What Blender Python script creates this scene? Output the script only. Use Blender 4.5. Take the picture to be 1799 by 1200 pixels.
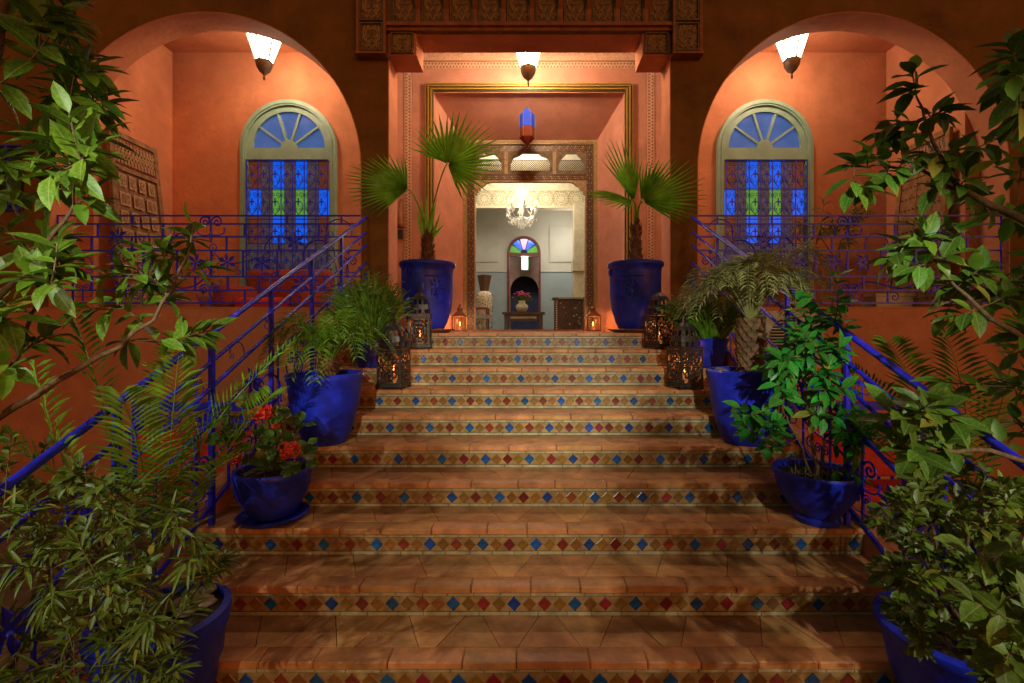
import bpy, bmesh, math, random
from mathutils import Vector as V, Matrix as M
R = random.Random(7)
PI = math.pi
sc = bpy.context.scene
for o in list(bpy.data.objects): bpy.data.objects.remove(o)

# ------------------------------------------------------------ camera, world, exposure
F = 812.0; HX = 930.0; HY = 577.0
T = 0.333; H = 0.168; YL = 5.16
L = 11*H
ZC = L + 0.051
cam = bpy.data.cameras.new('camera'); co = bpy.data.objects.new('camera', cam)
sc.collection.objects.link(co); sc.camera = co
co.location = (0, 0, ZC); co.rotation_euler = (math.radians(90), 0, 0)
cam.sensor_width = 36; cam.lens = F/1799*36
cam.shift_x = -(HX-899.5)/1799; cam.shift_y = -(600-HY)/1799
cam.clip_start = 0.05; cam.clip_end = 200

w = bpy.data.worlds.new('World'); sc.world = w; w.use_nodes = True
nt = w.node_tree; bg = nt.nodes['Background']
sky = nt.nodes.new('ShaderNodeTexSky'); sky.sky_type = 'NISHITA'; sky.sun_disc = False
sky.sun_elevation = math.radians(2.0); sky.sun_rotation = math.radians(150)
tint = nt.nodes.new('ShaderNodeMix'); tint.data_type='RGBA'; tint.blend_type='MULTIPLY'; tint.inputs[0].default_value=1
tint.inputs[7].default_value=(1.0,.70,.48,1)      # warm tint put into the dusk sky to warm the ambient fill
nt.links.new(sky.outputs[0], tint.inputs[6]); nt.links.new(tint.outputs[2], bg.inputs[0]); bg.inputs[1].default_value = 0.15   # dusk
sc.view_settings.view_transform = 'Standard'; sc.view_settings.look = 'None'
sc.view_settings.exposure = 0.18; sc.view_settings.gamma = 1; sc.view_settings.use_curve_mapping = False
LAMP_E = 52.0           # emission of the porch lanterns' glass
FLOOD = 170.0           # unseen floodlights, inferred and added, watts

# ------------------------------------------------------------ helpers
C = sc.collection
def P(px, py, Y): return V(((px-HX)*Y/F, Y, ZC-(py-HY)*Y/F))
def XP(px, Y): return (px-HX)*Y/F
def ZP(py, Y): return ZC-(py-HY)*Y/F
WO = {}
class MB:
    def __init__(s): s.v=[]; s.f=[]; s.m=[]
    def add(s, vs, fs, mi=0):
        n=len(s.v); s.v += [V(v) for v in vs]; s.f += [tuple(i+n for i in f) for f in fs]; s.m += [mi]*len(fs); return s
    def box(s, x0,x1,y0,y1,z0,z1, mi=0):
        return s.add([(x0,y0,z0),(x1,y0,z0),(x1,y1,z0),(x0,y1,z0),(x0,y0,z1),(x1,y0,z1),(x1,y1,z1),(x0,y1,z1)],
              [(0,3,2,1),(4,5,6,7),(0,1,5,4),(1,2,6,5),(2,3,7,6),(3,0,4,7)], mi)
    def bevbox(s, x0,x1,y0,y1,z0,z1,b=.004, mi=0):   # front/top chamfered block
        return s.add([(x0,y1,z0),(x1,y1,z0),(x1,y1,z1),(x0,y1,z1),
              (x0,y0+b,z0),(x1,y0+b,z0),(x1,y0+b,z1-b),(x0,y0+b,z1-b),
              (x0+b,y0,z0+b),(x1-b,y0,z0+b),(x1-b,y0,z1-b),(x0+b,y0,z1-b),
              (x0+b,y0+b,z1),(x1-b,y0+b,z1),(x1-b,y1,z1),(x0+b,y1,z1)],
              [(8,9,10,11),(4,5,9,8),(4,8,11,7),(5,6,10,9),(11,10,13,12),(7,11,12),(6,13,10),(12,13,14,15),(7,12,15,3),(6,2,14,13),(0,4,7,3),(1,2,6,5),(0,1,5,4),(0,3,15,14,2,1)],mi)
    def prism(s, pts, y0, y1, mi=0):                  # outline in XZ, extruded along Y
        n=len(pts); vs=[(x,y0,z) for x,z in pts]+[(x,y1,z) for x,z in pts]
        fs=[tuple(range(n)), tuple(range(2*n-1,n-1,-1))]+[(i,n+i,n+(i+1)%n,(i+1)%n) for i in range(n)]
        return s.add(vs, fs, mi)
    def prismz(s, pts, z0, z1, mi=0):                 # outline in XY, extruded along Z
        n=len(pts); vs=[(x,y,z1) for x,y in pts]+[(x,y,z0) for x,y in pts]
        fs=[tuple(range(n)), tuple(range(2*n-1,n-1,-1))]+[(i,n+i,n+(i+1)%n,(i+1)%n) for i in range(n)]
        return s.add(vs, fs, mi)
    def tube(s, pts, r, n=6, mi=0, flat=1.0):
        pts=[V(p) for p in pts]; k=len(pts)
        rs = r if isinstance(r,(list,tuple)) else [r]*k
        vs=[]; fs=[]; up=None
        for i,p in enumerate(pts):
            d=(pts[min(i+1,k-1)]-pts[max(i-1,0)])
            d = d.normalized() if d.length>1e-9 else V((0,0,1))
            if up is None:
                up = V((0,0,1)) if abs(d.z)<.9 else V((0,1,0))
            a=d.cross(up)
            if a.length<1e-6: a=d.orthogonal()
            a.normalize(); up=a.cross(d)
            for j in range(n):
                t=2*PI*j/n; vs.append(p+(a*math.cos(t)+up*math.sin(t)*flat)*rs[i])
        for i in range(k-1):
            for j in range(n):
                fs.append((i*n+j,i*n+(j+1)%n,(i+1)*n+(j+1)%n,(i+1)*n+j))
        fs.append(tuple(range(n-1,-1,-1))); fs.append(tuple(range((k-1)*n,k*n)))
        return s.add(vs, fs, mi)
    def lathe(s, prof, c=(0,0,0), n=28, mi=0, wob=0):
        vs=[]; fs=[]; c=V(c); k=len(prof)
        for r,z in prof:
            for j in range(n):
                t=2*PI*j/n; q=r*(1+wob*math.sin(3*t+z*9)); vs.append(c+V((q*math.cos(t),q*math.sin(t),z)))
        for i in range(k-1):
            for j in range(n): fs.append((i*n+j,i*n+(j+1)%n,(i+1)*n+(j+1)%n,(i+1)*n+j))
        fs.append(tuple(range(n-1,-1,-1))); fs.append(tuple(range((k-1)*n,k*n)))
        return s.add(vs, fs, mi)
    def join(s, o, mt=None, mi=None):
        n=len(s.v); s.v += [(mt@v if mt else v.copy()) for v in o.v]; s.f += [tuple(i+n for i in f) for f in o.f]
        s.m += (o.m if mi is None else [mi]*len(o.f)); return s
    def mesh(s, name, mats, off=V((0,0,0)), smooth=False):
        me=bpy.data.meshes.new(name); me.from_pydata([tuple(v-off) for v in s.v],[],s.f)
        for m in (mats if isinstance(mats,(list,tuple)) else [mats]): me.materials.append(m)
        if len(me.materials)>1: me.polygons.foreach_set('material_index', s.m)
        if smooth: me.polygons.foreach_set('use_smooth', [True]*len(s.f))
        me.validate(); me.update()
        return me
    def build(s, name, mats, parent=None, smooth=False, kind=None, label=None):
        off = WO.get(parent.name, V((0,0,0))) if parent else V((0,0,0))
        o=bpy.data.objects.new(name, s.mesh(name,mats,off,smooth)); C.objects.link(o)
        if parent: o.parent=parent; WO[o.name]=off
        if kind: o['kind']=kind
        if label: o['label']=label
        if smooth=='auto' : pass
        return o
def recalc(o):
    bm=bmesh.new(); bm.from_mesh(o.data); bmesh.ops.recalc_face_normals(bm, faces=bm.faces); bm.to_mesh(o.data); bm.free(); return o
def auto(o, ang=40):
    bm=bmesh.new(); bm.from_mesh(o.data)
    bmesh.ops.recalc_face_normals(bm, faces=bm.faces)
    for e in bm.edges:
        if len(e.link_faces)==2 and e.calc_face_angle(0)>math.radians(ang): e.smooth=False
    for f in bm.faces: f.smooth=True
    bm.to_mesh(o.data); bm.free(); return o
def tag(o, label, cat, group=None):
    o['label']=label; o['category']=cat
    if group: o['group']=group
    return o
def thing(name, label, cat, loc=(0,0,0), group=None):
    o=bpy.data.objects.new(name,None); C.objects.link(o); o.location=loc; o.empty_display_size=.1
    WO[o.name]=V(loc); return tag(o,label,cat,group)
def inst(name, me, mt, parent, off=None):
    o=bpy.data.objects.new(name, me); C.objects.link(o); o.parent=parent
    off = WO.get(parent.name, V((0,0,0)))
    o.matrix_local = M.Translation(-off) @ mt
    WO[o.name]=mt.translation.copy()
    return o
def dup(root, loc, rz=0, label=None, sx=1):
    r=root.copy(); C.objects.link(r); r.location=loc; r.rotation_euler=(0,0,rz)
    if sx!=1: r.scale=(sx*.76,sx*.76,sx)
    if label: r['label']=label
    def rec(a,b):
        for ch in list(a.children):
            c=ch.copy(); C.objects.link(c); c.parent=b; rec(ch,c)
    rec(root,r); return r

def mat(name, col, rough=.6, metal=0, var=.12, vs=6, bump=0, bs=60, spec=.5, rnd=0, emit=None, es=0, isl=0, trans=0, col2=None, stain=None, coat=0, crack=False):
    m=bpy.data.materials.new(name); m.use_nodes=True; n=m.node_tree; b=n.nodes['Principled BSDF']; l=n.links
    b.inputs['Roughness'].default_value=rough; b.inputs['Metallic'].default_value=metal
    b.inputs['Specular IOR Level'].default_value=spec; b.inputs['Coat Weight'].default_value=coat; b.inputs['Coat Roughness'].default_value=.12
    tc=n.nodes.new('ShaderNodeTexCoord')
    no=n.nodes.new('ShaderNodeTexNoise'); no.inputs['Scale'].default_value=vs; no.inputs['Detail'].default_value=5; no.inputs['Roughness'].default_value=.62
    l.new(tc.outputs['Object'], no.inputs['Vector'])
    mx=n.nodes.new('ShaderNodeMix'); mx.data_type='RGBA'
    c=V(col); c2=V(col2) if col2 else c*(1-var*2.2)
    mx.inputs[6].default_value=(*(c2),1); mx.inputs[7].default_value=(*(c*(1+var*.6)),1)
    rp=n.nodes.new('ShaderNodeValToRGB'); rp.color_ramp.elements[0].position=.32; rp.color_ramp.elements[1].position=.68
    l.new(no.outputs[0], rp.inputs[0]); l.new(rp.outputs[0], mx.inputs[0])
    out=mx.outputs[2]
    if stain:
        n3=n.nodes.new('ShaderNodeTexNoise'); n3.inputs['Scale'].default_value=1.1; n3.inputs['Detail'].default_value=7; n3.inputs['Roughness'].default_value=.7
        l.new(tc.outputs['Object'], n3.inputs['Vector'])
        r3=n.nodes.new('ShaderNodeValToRGB'); r3.color_ramp.elements[0].position=.50; r3.color_ramp.elements[1].position=.72
        l.new(n3.outputs[0], r3.inputs[0])
        m3=n.nodes.new('ShaderNodeMix'); m3.data_type='RGBA'; m3.inputs[7].default_value=(*stain,1)
        mm=n.nodes.new('ShaderNodeMath'); mm.operation='MULTIPLY'; mm.inputs[1].default_value=.75
        l.new(r3.outputs[0],mm.inputs[0]); l.new(mm.outputs[0],m3.inputs[0]); l.new(out,m3.inputs[6]); out=m3.outputs[2]
    if crack:
        vo=n.nodes.new('ShaderNodeTexVoronoi'); vo.feature='DISTANCE_TO_EDGE'; vo.inputs['Scale'].default_value=.75
        nd=n.nodes.new('ShaderNodeTexNoise'); nd.inputs['Scale'].default_value=3.5; nd.inputs['Detail'].default_value=6
        va=n.nodes.new('ShaderNodeVectorMath'); va.operation='MULTIPLY_ADD'; va.inputs[1].default_value=(.55,.55,.55)
        l.new(tc.outputs['Object'],nd.inputs['Vector']); l.new(nd.outputs[1],va.inputs[0]); l.new(tc.outputs['Object'],va.inputs[2]); l.new(va.outputs[0],vo.inputs['Vector'])
        cr=n.nodes.new('ShaderNodeMapRange'); cr.inputs[1].default_value=.001; cr.inputs[2].default_value=.005; cr.inputs[3].default_value=.5; cr.inputs[4].default_value=0
        l.new(vo.outputs['Distance'],cr.inputs[0])
        mk=n.nodes.new('ShaderNodeMath'); mk.operation='MULTIPLY'; l.new(cr.outputs[0],mk.inputs[0]); l.new(rp.outputs[0],mk.inputs[1])
        mc=n.nodes.new('ShaderNodeMix'); mc.data_type='RGBA'; mc.inputs[7].default_value=(*(c*.45),1); l.new(mk.outputs[0],mc.inputs[0]); l.new(out,mc.inputs[6]); out=mc.outputs[2]
    if rnd or isl:
        hs=n.nodes.new('ShaderNodeHueSaturation')
        src=n.nodes.new('ShaderNodeObjectInfo').outputs['Random'] if rnd else n.nodes.new('ShaderNodeNewGeometry').outputs['Random Per Island']
        k=rnd or isl
        mr=n.nodes.new('ShaderNodeMapRange'); mr.inputs[3].default_value=1-k; mr.inputs[4].default_value=1+k
        l.new(src, mr.inputs[0]); l.new(mr.outputs[0], hs.inputs['Value'])
        ms=n.nodes.new('ShaderNodeMath'); ms.operation='MULTIPLY'; ms.inputs[1].default_value=7.31; l.new(src,ms.inputs[0])
        fr=n.nodes.new('ShaderNodeMath'); fr.operation='FRACT'; l.new(ms.outputs[0],fr.inputs[0])
        mh=n.nodes.new('ShaderNodeMapRange'); mh.inputs[3].default_value=.5-k*.05; mh.inputs[4].default_value=.5+k*.05
        l.new(fr.outputs[0],mh.inputs[0]); l.new(mh.outputs[0],hs.inputs['Hue'])
        l.new(out, hs.inputs['Color']); out=hs.outputs[0]
    l.new(out, b.inputs['Base Color'])
    if bump:
        nb=n.nodes.new('ShaderNodeTexNoise'); nb.inputs['Scale'].default_value=bs; nb.inputs['Detail'].default_value=4
        l.new(tc.outputs['Object'], nb.inputs['Vector'])
        bp=n.nodes.new('ShaderNodeBump'); bp.inputs['Strength'].default_value=bump; bp.inputs['Distance'].default_value=.01
        l.new(nb.outputs[0], bp.inputs['Height']); l.new(bp.outputs[0], b.inputs['Normal'])
    if emit:
        b.inputs['Emission Color'].default_value=(*emit,1); b.inputs['Emission Strength'].default_value=es
    if trans:
        tr=n.nodes.new('ShaderNodeBsdfTranslucent'); ms=n.nodes.new('ShaderNodeMixShader'); ms.inputs[0].default_value=trans
        l.new(out, tr.inputs[0]); l.new(b.outputs[0], ms.inputs[1]); l.new(tr.outputs[0], ms.inputs[2])
        l.new(ms.outputs[0], n.nodes['Material Output'].inputs[0])
    return m
def emat(name, col, s):
    return mat(name, col, .4, emit=col, es=s, var=0)

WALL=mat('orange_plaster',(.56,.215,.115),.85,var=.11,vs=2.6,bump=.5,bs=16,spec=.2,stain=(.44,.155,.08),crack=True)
FAC=mat('shaded_facade_plaster',(.20,.10,.028),.9,var=.14,vs=2.3,bump=.35,bs=30,spec=.15,stain=(.07,.03,.012),crack=True)  # orange plaster darkened in colour for the unlit front; stains are wear
PINK=mat('pink_plaster',(.54,.245,.175),.85,var=.10,vs=3,bump=.4,bs=18,spec=.2,stain=(.42,.18,.12),crack=True)
PALE=mat('carved_plaster',(.62,.36,.24),.85,var=.12,vs=30,bump=.4,bs=90)
PDK=mat('plaster_recess',(.22,.07,.03),.9)
WOODC=mat('carved_cedar',(.17,.11,.05),.65,var=.25,vs=18,bump=.6,bs=120)
WOODR=mat('cedar_relief',(.36,.23,.11),.6,var=.2,vs=25)
GOLD=mat('gold_paint',(.42,.25,.05),.45,metal=.3,var=.12,vs=20)
DKGR=mat('dark_green_paint',(.07,.06,.02),.5)
SAGE=mat('sage_paint',(.235,.37,.30),.45,var=.08,vs=5,bump=.05)
FGL=mat('fanlight_glass',(.04,.08,.28),.12,spec=.8,var=.25,vs=3,emit=(.05,.15,.46),es=.42)  # emission put in for the dusk reflected in the glass
SBL=mat('blue_stained_glass',(.01,.10,.55),.15,var=.2,vs=9,emit=(.0,.10,.8),es=.8)
SGR=mat('green_stained_glass',(.08,.30,.05),.15,var=.2,vs=9,emit=(.13,.45,.05),es=.5)
SBR=mat('amber_brown_glass',(.16,.05,.02),.2,var=.2,vs=9,emit=(.3,.08,.02),es=.2)
SLC=mat('lace_glass',(.15,.13,.15),.4,var=.4,vs=40,emit=(.2,.2,.3),es=.10)
IRON=mat('blue_iron_paint',(.03,.03,.85),.38,var=.2,vs=15,spec=.35,coat=.1,bump=.2,bs=80)
IRD=mat('dark_grille_iron',(.025,.025,.38),.5,spec=.3)
POTB=mat('cobalt_pot_glaze',(.012,.026,.58),.48,var=.28,vs=6,bump=.3,bs=22,spec=.4,coat=.05,stain=(.05,.055,.24))
TERRA=mat('terracotta',(.30,.11,.045),.8,var=.18,vs=9,bump=.2,bs=60)
SOIL=mat('soil',(.07,.035,.02),.95,var=.4,vs=60,bump=1,bs=90)
TREAD=mat('tread_slab',(.60,.26,.10),.5,var=.2,vs=7,bump=.25,bs=45,rnd=.14,spec=.4)
NOSE=mat('nosing_slab',(.56,.225,.08),.5,var=.2,vs=8,bump=.2,bs=50,rnd=.13,spec=.4)
CREAM=mat('cream_glazed_tile',(.41,.34,.20),.35,var=.2,vs=12,bump=.1,bs=40,spec=.5)
GROUT=mat('grout',(.13,.075,.04),.95)
RGND=mat('riser_ground_tile',(.36,.205,.075),.4,var=.22,vs=14,bump=.15,bs=40,spec=.45)
DB=mat('blue_diamond_glaze',(.008,.08,.30),.25,var=.3,vs=20,rnd=.35,spec=.6)
DO=mat('ochre_diamond_glaze',(.24,.10,.016),.3,var=.2,vs=20,rnd=.25,spec=.6)
DR=mat('red_diamond_glaze',(.21,.022,.012),.28,var=.25,vs=20,rnd=.35,spec=.6)
LMET=mat('aged_lantern_metal',(.075,.055,.045),.45,metal=.6,var=.3,vs=40)
BRZ=mat('bronze_lamp_metal',(.26,.20,.17),.5,metal=.3,var=.15,vs=20)
LAMPG=emat('lit_lamp_glass',(1.0,.73,.45),LAMP_E); LAMPC=emat('lit_portal_lamp_glass',(1.0,.73,.45),LAMP_E*2.3)
CAND=emat('candle_flame',(1.0,.36,.08),4)
CANDO=emat('lantern_glow',(1.0,.22,.04),.12)
WAX=mat('wax',(.45,.25,.12),.5,emit=(1,.3,.08),es=.2)  # emission imitates flame light glowing in the wax
BARK=mat('bark',(.16,.085,.04),.85,var=.25,vs=30,bump=.4,bs=90)
STEM=mat('green_stem',(.13,.11,.035),.7)
def leafm(n,c,c2,tr=.22,k=.32,rough=.44): return mat(n,c,rough,var=.2,vs=8,rnd=k,trans=tr,col2=c2,spec=.35)
def leafi(n,c,c2,tr=.22,k=.32,rough=.44): return mat(n,c,rough,var=.2,vs=8,isl=k,trans=tr,col2=c2,spec=.35)
def rib(m):
    n=m.node_tree; l=n.links; b=n.nodes['Principled BSDF']; src=b.inputs['Base Color'].links[0].from_socket
    tc=n.nodes.new('ShaderNodeTexCoord'); sx=n.nodes.new('ShaderNodeSeparateXYZ'); l.new(tc.outputs['Object'],sx.inputs[0])
    ab=n.nodes.new('ShaderNodeMath'); ab.operation='ABSOLUTE'; l.new(sx.outputs[0],ab.inputs[0])
    mr=n.nodes.new('ShaderNodeMapRange'); mr.inputs[1].default_value=.006; mr.inputs[2].default_value=.022; mr.inputs[3].default_value=.55; mr.inputs[4].default_value=0; l.new(ab.outputs[0],mr.inputs[0])
    # side veins running obliquely from the midrib
    ad=n.nodes.new('ShaderNodeMath'); ad.operation='MULTIPLY_ADD'; ad.inputs[1].default_value=-.8; l.new(ab.outputs[0],ad.inputs[0]); l.new(sx.outputs[1],ad.inputs[2])
    sn=n.nodes.new('ShaderNodeMath'); sn.operation='SINE'; m2=n.nodes.new('ShaderNodeMath'); m2.operation='MULTIPLY'; m2.inputs[1].default_value=60; l.new(ad.outputs[0],m2.inputs[0]); l.new(m2.outputs[0],sn.inputs[0])
    m3=n.nodes.new('ShaderNodeMapRange'); m3.inputs[1].default_value=.75; m3.inputs[2].default_value=1; m3.inputs[3].default_value=0; m3.inputs[4].default_value=.22; l.new(sn.outputs[0],m3.inputs[0])
    mxx=n.nodes.new('ShaderNodeMath'); mxx.operation='MAXIMUM'; l.new(mr.outputs[0],mxx.inputs[0]); l.new(m3.outputs[0],mxx.inputs[1])
    mx=n.nodes.new('ShaderNodeMix'); mx.data_type='RGBA'; mx.inputs[7].default_value=(.26,.30,.08,1); l.new(mxx.outputs[0],mx.inputs[0]); l.new(src,mx.inputs[6])
    oi=n.nodes.new('ShaderNodeObjectInfo'); gt=n.nodes.new('ShaderNodeMath'); gt.operation='GREATER_THAN'; gt.inputs[1].default_value=.95; l.new(oi.outputs['Random'],gt.inputs[0])
    m4=n.nodes.new('ShaderNodeMath'); m4.operation='MULTIPLY'; m4.inputs[1].default_value=.7; l.new(gt.outputs[0],m4.inputs[0])
    my=n.nodes.new('ShaderNodeMix'); my.data_type='RGBA'; my.inputs[7].default_value=(.32,.22,.03,1); l.new(m4.outputs[0],my.inputs[0]); l.new(mx.outputs[2],my.inputs[6])
    l.new(my.outputs[2],b.inputs['Base Color']); return m
def lpair(n,c,c2,**k): return (rib(leafm(n,c,c2,**k)), leafi(n+'_mass',c,c2,**k))
LFA=lpair('glossy_leaf',(.12,.20,.010),(.05,.10,.006))
LFM=lpair('broad_leaf',(.10,.18,.014),(.045,.10,.008))
LFK=lpair('citrus_leaf',(.03,.24,.018),(.015,.12,.012))
LFL=lpair('olive_shrub_leaf',(.12,.16,.012),(.045,.075,.006))
LFB=lpair('oleander_leaf',(.115,.155,.008),(.045,.075,.004))
LFG=lpair('geranium_leaf',(.09,.17,.02),(.04,.09,.01))
PALMG=leafi('fan_palm_green',(.18,.44,.03),(.10,.26,.015),k=.15,tr=.4)
FRG=leafi('date_frond_green',(.15,.28,.015),(.07,.14,.008),k=.25)
FRP=leafi('pale_frond_green',(.34,.32,.11),(.17,.17,.05),k=.3)  # paled in colour for brightly lit fronds; serves dry grass too
GRS=leafi('grassy_leaf_green',(.14,.26,.02),(.05,.11,.01),k=.35)
PETAL=mat('red_petal',(.85,.06,.03),.6,var=.2,vs=30,trans=.25,rnd=.15,emit=None)
CUSH=mat('red_cushion',(.62,.035,.02),.85,var=.15,vs=20,bump=.3,bs=80)
VELV=mat('corduroy_red',(.33,.05,.03),.9,var=.2,vs=30,bump=.4,bs=90)
ACW=mat('air_conditioner_shell',(.42,.42,.36),.5,var=.05)
BLK=mat('dark_interior',(.02,.02,.025),.8)
INW=mat('interior_grey_wall',(.52,.52,.46),.8,var=.05,vs=2)
INB=mat('interior_blue_grey_wall',(.30,.38,.42),.8,var=.05,vs=2)
INC=mat('interior_cream_plaster',(.62,.54,.36),.8,var=.08,vs=12)
INR=mat('interior_plaster_relief',(.45,.36,.2),.8)
WDK=mat('dark_inlaid_wood',(.09,.04,.02),.4,var=.3,vs=12)
BONE=mat('bone_inlay',(.6,.52,.38),.5)
WRED=mat('red_wood',(.16,.02,.015),.45)
CRY=mat('crystal',(.8,.78,.7),.08,spec=1,var=.1,emit=(1,.9,.7),es=.07)  # faint emission stands in for glints on the crystal
BULB=emat('chandelier_bulb',(1,.85,.6),9)
STONE=mat('ground_tile',(.22,.10,.045),.8,var=.2,vs=5,bump=.3,bs=30)
ROCK=mat('pebble_stone',(.28,.20,.16),.8,var=.3,vs=20,bump=.4,bs=40,rnd=.3)

# ------------------------------------------------------------ curves
def spiral(c,u,v,r0,turns,a0=0,k=26,r1=.12,sgn=1):
    c=V(c);u=V(u);v=V(v); pts=[]
    for i in range(k+1):
        t=i/k; a=a0+sgn*turns*2*PI*t; r=r0*(1-t*(1-r1))
        pts.append(c+u*math.cos(a)*r+v*math.sin(a)*r)
    return pts
def bez(a,b,c,d,n=10):
    a,b,c,d=map(V,(a,b,c,d))
    return [a*(1-t)**3+b*3*t*(1-t)**2+c*3*t*t*(1-t)+d*t**3 for t in [i/n for i in range(n+1)]]
def arc2(cx,cz,r,a0,a1,n): return [(cx+r*math.cos(a0+(a1-a0)*i/n), cz+r*math.sin(a0+(a1-a0)*i/n)) for i in range(n+1)]

# ------------------------------------------------------------ ground and stairs
g=MB().box(-30,30,-20,5.7,-.3,0).build('ground',STONE); g['kind']='structure'
SX=2.06
def yn(i): return YL-T*i
def zn(i): return L-H*i
NOV=.022; NT=.038
dmesh={}
for k,mm in (('blue',DB),('ochre',DO),('red',DR)):
    mb=MB(); h=.0405; b=.006
    mb.add([(-h,0,0),(0,0,-h),(h,0,0),(0,0,h),(-h+b,-.003,0),(0,-.003,-h+b),(h-b,-.003,0),(0,-.003,h-b)],
           [(4,5,6,7),(0,1,5,4),(1,2,6,5),(2,3,7,6),(3,0,4,7)])
    dmesh[k]=mb.mesh('diamond_tile',mm)
for i in range(0,11):
    y=yn(i); z=zn(i)
    yf=y+NOV                                   # riser plane
    st=MB().box(-SX,SX,yf,yn(i-1)+NOV+.001 if i else 5.70,0,z-.012).build('step',GROUT); st['kind']='structure'
    # tread: front row of slabs, back row of diagonal slabs
    x=-SX+R.uniform(-.1,0)
    fd=.105
    while x<SX:
        wd=R.uniform(.24,.36); x1=min(x+wd,SX); x0=max(x,-SX)
        if x1-x0>.03:
            dz=R.uniform(-.0015,.0015); dy=R.uniform(-.004,.003)
            MB().bevbox(x0+.0015,x1-.0015,y+dy,y+fd-.003,z-NT,z+dz,.006).build('nosing_tile',NOSE,st)
        x+=wd
    bk = yn(i-1)+NOV-.001 if i else 5.695
    y0=y+fd+.001; dep=(bk-y0) if i else .235
    s=.2; x=-SX-R.uniform(0,.1); up=True
    while x<SX+s:
        # trapezoids alternating up/down give zigzag joints
        t0,t1=(.045,.155) if up else (.155,.045); e_=R.uniform(-.02,.02)
        def cl(q): return max(-SX,min(SX,q))
        jj=[R.uniform(-.012,.012) for _ in range(4)]
        pts=[(cl(x-t0+.002),y0),(cl(x+t0-.002),y0),(cl(x+t1-.002),y0+dep),(cl(x-t1+.002),y0+dep)]
        if pts[1][0]-pts[0][0]>.01 or pts[2][0]-pts[3][0]>.01:
            MB().prismz(pts,z-.014,z+R.uniform(-.001,.0015)).build('tread_slab',TREAD,st)
        x+=.20; up=not up
    if i==0:
        MB().box(-SX,SX,y0+dep+.003,5.695,z-.014,z).build('landing_slab',TREAD,st)
    # riser: cream glaze panel + border tiles (joined) + diamonds
    zt=z-NT; zb=z-H
    MB().box(-SX,SX,yf-.004,yf-.0005,zb+.0265,zt-.0245).build('riser_panel',RGND,st)
    bt=MB(); off=R.random()*.1
    for (a,b2) in ((zt-.021,zt-.003),(zb+.003,zb+.023)):
        x=-SX+off-.1
        while x<SX:
            wd=R.uniform(.13,.17); x0=max(x,-SX); x1=min(x+wd,SX)
            if x1-x0>.02: bt.bevbox(x0+.0012,x1-.0012,yf-.0085-R.random()*.0012,yf-.0041,a,b2,.002)
            x+=wd
    bt.build('border_tiles',CREAM,st,kind='stuff')
    pitch=.0828*R.uniform(.985,1.01); ph=R.randrange(4); n=int(2*SX/pitch); x=-pitch*n/2+pitch/2
    cyc=['blue','ochre','red','ochre']
    for k in range(n):
        c=cyc[(k+ph)%4]
        if R.random()<.035: c='red' if c=='ochre' else c
        mt=M.Translation((x,yf-.0045,(zt-.021+zb+.023)/2+R.uniform(-.001,.001)))@M.Rotation(R.uniform(-.055,.055),4,'Y')@M.Diagonal((R.uniform(.94,1.0),1,R.uniform(.96,1.04),1))
        inst('diamond_tile',dmesh[c],mt,st)
        x+=pitch
# stair flank walls
for s in (-1,1):
    pts=[(yn(11)+.05,0),(5.69,0),(5.69,L+.02),(YL-.02,L+.02),(yn(10),zn(10)+.02)]
    mb=MB(); n=len(pts); x0,x1=sorted((s*(SX+.001),s*(SX+.10)))
    mb.add([(x0,a,b) for a,b in pts]+[(x1,a,b) for a,b in pts],[tuple(range(n)),tuple(range(2*n-1,n-1,-1))]+[(i,n+i,n+(i+1)%n,(i+1)%n) for i in range(n)])
    tag(recalc(mb.build('stair_flank_wall',WALL)),('left' if s<0 else 'right')+' orange flank wall edging the tiled staircase','wall')

# ------------------------------------------------------------ villa
YF=5.7; YB=6.06; YW=7.4; YD=8.3
villa=thing('villa','orange Moroccan villa front with two arched balconies and carved central portal','building',(0,5.7,0))
TOP=ZC+6.2; ZPAR=ZP(541,YF)
AR=1.93; AC=4.0; AZ=ZP(20,YF)-AR
zl=ZP(60,YF); BX=1.745
pts=[(-10,ZPAR),(-10,TOP),(10,TOP),(10,ZPAR),(AC+AR,ZPAR)]+arc2(AC,AZ,AR,0,PI,64)+[(AC-AR,ZPAR),(BX,ZPAR),(BX,zl),(-BX,zl),(-BX,ZPAR),(-AC+AR,ZPAR)]+arc2(-AC,AZ,AR,0,PI,64)+[(-AC-AR,ZPAR)]
recalc(MB().prism(pts,YF,YB).build('arcade_wall',FAC,villa,label='plastered arcade wall, colour darkened for shade, above the portal and arches'))
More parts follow.
